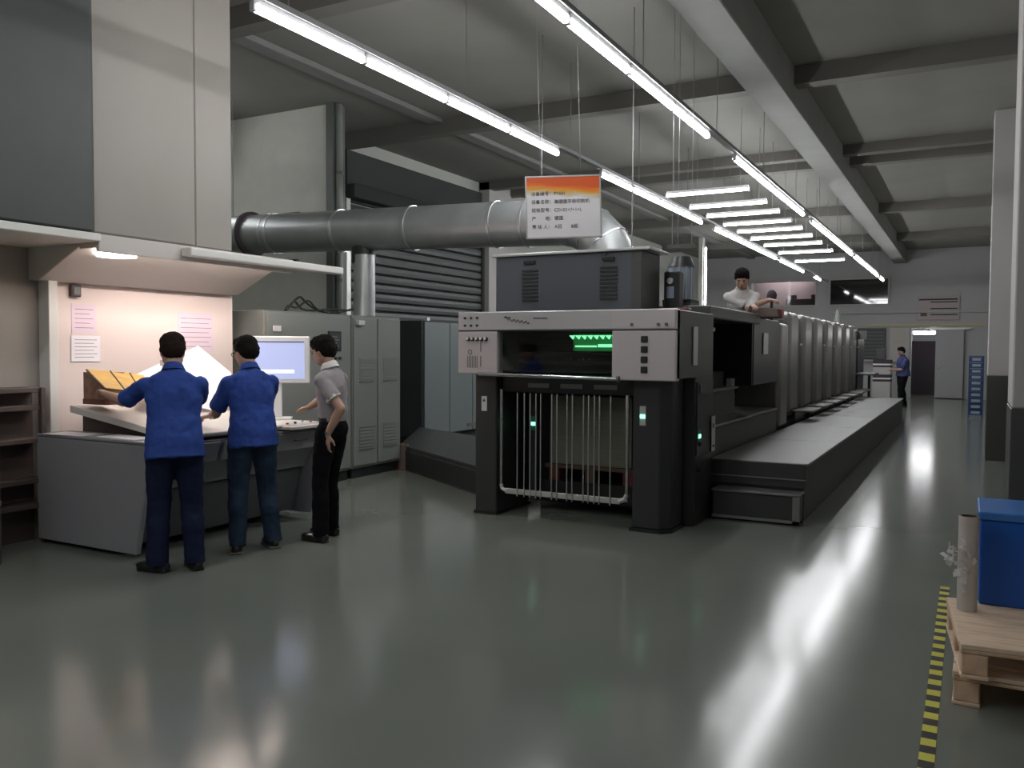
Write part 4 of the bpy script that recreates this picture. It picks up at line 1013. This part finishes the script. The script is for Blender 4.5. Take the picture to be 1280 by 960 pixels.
    body.cap(Hh(0, .082, .008), Hh(0, .106, -.030), .008 * k, .0125 * k, 10); E3((0, .098, -.036), (.017, .014, .010))
    E3((0, .080, -.062), (.024, .016, .013))
    b = bake(body, 'body', sp.get('skin', 'skin'), t, vox, 2)
    hm = MB(); A3 = lambda c, r: E3(c, r, hm)
    A3((0, -.022, .052), (.088, .103, .082)); A3((0, -.050, .008), (.084, .078, .090)); A3((0, .016, .086), (.074, .072, .046))
    for s in (-1, 1): A3((s * .069, -.010, .022), (.017, .034, .045))
    if sp.get('fringe'): A3((0, .062, .070), (.055, .036, .022))
    bake(hm, 'hair', sp.get('hair', 'hair'), t, .007, 2, .018, _ch)
    if sp.get('face', True):
        for s in (-1, 1):
            MB().sph(Hh(s * .030, .0835, .004), (.0125 * k, .006 * k, .006 * k), Rh, 10).build('eye', 'black', t, smooth='all')
            MB().sph(Hh(s * .031, .089, .024), (.019 * k, .004 * k, .0042 * k), Rh, 10).build('eyebrow', 'hair', t, smooth='all')
        MB().sph(Hh(0, .0925, -.0625), (.021 * k, .005 * k, .006 * k), Rh, 10).build('mouth', 'lip', t, smooth='all')
    if sp.get('glasses'):
        g = MB()
        for s in (-1, 1):
            c = [(s * .031 + .023 * cos(a), .100, .004 + .017 * sin(a)) for a in [2 * pi * i / 16 for i in range(17)]]
            g.tube([Hh(*q) for q in c], .0022, 5); g.tube([Hh(s * .054, .099, .008), Hh(s * .078, .06, .008), Hh(s * .080, -.005, .004)], .0022, 5)
        g.tube([Hh(-.009, .101, .006), Hh(0, .103, .009), Hh(.009, .101, .006)], .0022, 5)
        g.build('glasses', 'black', t)
    # ---- collar, belt, shoes
    cm = sp.get('collar', sp['shirt']); cc = []
    for z, r, f in ((.495, .070, 0), (.525, .064, .004), (.555, .061, .006), (.535, .070, .004), (.505, .083, 0)):
        cc.append([T(r * 1.0 * cos(a), -.008 + f + r * .95 * sin(a), z - .018 * sin(a)) for a in [2 * pi * i / 24 for i in range(24)]])
    o = MB().ring(cc, False).build('collar', cm, t, smooth='all')
    if tuck: MB().loft([(T(0, -.004, z), .150 * bu * k, .108 * bu * k, Rt, Ft) for z in (.055, .088)], 28).build('belt', 'black', t, smooth=True)
    for i, (hip, kn, an) in enumerate(legs):
        f = feet[i]; fx = V(sp.get('toes', [(0, 1, 0)] * 2)[i]).normalized(); sx = V((fx.y, -fx.x, 0)); c = V((f.x, f.y, f.z))
        sm_ = MB(); Rf = Matrix((sx, fx, V((0, 0, 1)))).transposed()
        sm_.sph(c + fx * .085 + V((0, 0, .036)), (.048 * k, .095 * k, .034), Rf); sm_.sph(c - fx * .045 + V((0, 0, .042)), (.038 * k, .062 * k, .046), Rf)
        sm_.cap(c - fx * .03 + V((0, 0, .05)), V((an.x, an.y, an.z)), .036 * k, .042 * k); sm_.obox(c + fx * .03 + V((0, 0, .010)), (.075 * k, .24 * k, .02), Rf)
        so = bake(sm_, 'shoe', sp.get('shoe', 'shoe'), t, .008, 2)
        for v in so.data.vertices:
            if v.co.z < f.z + .002: v.co.z = f.z + .002
        if sp.get('sole'): MB().obox(c + fx * .03 + V((0, 0, .010)), (.088 * k, .262 * k, .02), Rf).build('sole', 'sole', t, bevel=.006)
    if sp.get('watch'):
        sd_ = arms[sp['watch'] - 1]; d = (sd_[2] - sd_[1]).normalized(); c = sd_[2] - d * .012
        MB().cyl(c - d * .010, c + d * .010, .0305 * k, .0305 * k, 18).build('watch', 'steel', t, smooth=True)
    return t

# left man, back to the camera, reaching for the carton
person('man in blue shirt and navy trousers reaching left for the gold carton', (-4.81, 4.02, 0), radians(52), 1.68, dict(
    feet=[(-4.95, 3.98, 0), (-4.79, 4.17, 0)], toes=[(-.75, .65, 0), (-.25, 1, 0)], lean=.12, shift=.0, bulk=1.12, hem=-.12,
    trousers='navy', shirt='blue_shirt', hair='hair_brown', head=(.05, .34, 0), face=False, cuff=.072,
    arms=[dict(w=(-5.44, 3.96, 1.225), palm=(0, -.4, -1), fdir=(-1, .45, .2), curl=.7, thumb=-1, hint=(-.2, -.1, -1), sleeve=.86),
          dict(w=(-5.28, 4.55, 1.05), palm=(0, 0, -1), fdir=(-1, .2, -.1), curl=.6, thumb=1, hint=(.25, -.4, -1), sleeve=.86)]))
# middle man with glasses
person('man in blue shirt, jeans and glasses in the middle of the console group', (-4.84, 4.77, 0), radians(62), 1.67, dict(
    feet=[(-4.90, 4.66, 0), (-4.80, 4.93, 0)], toes=[(.35, 1, 0), (.0, 1, 0)], lean=.13, bulk=1.08, hem=-.12,
    trousers='jeans', shirt='blue_shirt', hair='hair', head=(.42, .26, 0), glasses=True, cuff=.066, sole=True,
    arms=[dict(w=(-5.30, 4.78, 1.02), palm=(0, 0, -1), fdir=(-1, .0, -.15), curl=.6, thumb=-1, hint=(-.35, -.3, -1), sleeve=.85),
          dict(w=(-5.32, 5.28, 1.02), palm=(0, 0, -1), fdir=(-1, .1, -.15), curl=.6, thumb=1, hint=(.3, -.4, -1), sleeve=.85)]))
# right man in the grey polo
person('man in grey polo with white collar and black trousers beside the monitor', (-4.56, 5.37, 0), radians(98), 1.68, dict(
    feet=[(-4.60, 5.24, 0), (-4.69, 5.47, 0)], toes=[(.15, 1, 0), (-.05, 1, 0)], lean=.06, tuck=True, bulk=.93,
    trousers='black_cloth', shirt='polo', collar='white_cloth', cuff_mat='white_cloth', head=(.0, .30, 0), fringe=True, watch=1,
    arms=[dict(w=(-4.50, 5.24, .875), palm=(0, 1, 0), fdir=(-.12, -.0, -1), curl=.45, thumb=1, hint=(0, -1, 0), sleeve=.66),
          dict(w=(-5.24, 5.68, .935), palm=(0, 0, -1), fdir=(-1, .2, -.2), curl=.5, thumb=1, hint=(.2, -.3, -.8), sleeve=.66)]))
# man on top of the press
person('man in white shirt leaning over the top of the press', (-2.52, 10.66, .925), radians(195), 1.72, dict(
    feet=[(-2.66, 10.70, .92), (-2.90, 10.62, .92)], lean=.50, shift=.0, hem=-.08, trousers='black_cloth', shirt='white_shirt', collar='white_cloth',
    head=(-.1, .46, 0), skin='skin', voxel=.009,
    arms=[dict(w=(-2.27, 10.12, 2.09), palm=(0, 0, -1), fdir=(.4, -.6, -.1), curl=.7, thumb=-1, hint=(.35, -.2, -1), sleeve=.8),
          dict(w=(-2.13, 10.42, 2.17), palm=(0, 0, -1), fdir=(.7, -.5, -.1), curl=.7, thumb=1, hint=(.2, -.1, -1), sleeve=.8)]))
# far worker
person('distant man in faded blue shirt standing in the aisle at the press end', (-1.66, 26.2, 0), radians(120), 1.70, dict(
    feet=[(-1.70, 26.05, 0), (-1.62, 26.35, 0)], toes=[(.2, 1, 0), (.2, 1, 0)], lean=.03, hem=-.06, trousers='black_cloth', shirt='blue_dull', voxel=.012,
    head=(.25, .2, 0), skin='skin_dark', bulk=1.3,
    arms=[dict(w=(-1.92, 26.0, 1.05), palm=(0, 0, -1), curl=.5, thumb=-1, hint=(-.4, -.8, -.6), sleeve=.9),
          dict(w=(-1.88, 26.3, 1.08), palm=(0, 0, -1), curl=.5, thumb=1, hint=(.4, -.8, -.6), sleeve=.9)]))
# things the roof man works on
t = thing('tool_case', 'reddish brown case the man on the press works over', 'case', (-2.1, 10.5, 1.95))
MB().hexa([(-2.28, 10.22, 1.955), (-1.98, 10.22, 1.955), (-1.98, 10.62, 1.955), (-2.28, 10.62, 1.955), (-2.24, 10.26, 2.08), (-2.0, 10.26, 2.06), (-2.0, 10.58, 2.06), (-2.24, 10.58, 2.08)]).build('case_body', 'mauve', t, bevel=.01)
B(-1.98, -1.965, 10.38, 10.46, 1.96, 2.06).build('clasp', 'red_plastic', t)
t = thing('hand_lamp', 'small dark round work lamp standing on the press near the man', 'lamp', (-2.25, 11.2, 1.95))
MB().cyl((-2.26, 11.2, 1.95), (-2.26, 11.2, 2.22), .02, n=8).build('stem', 'black', t)
MB().sph((-2.26, 11.2, 2.27), (.065, .065, .075)).build('head', 'purple_dark', t, smooth=True)
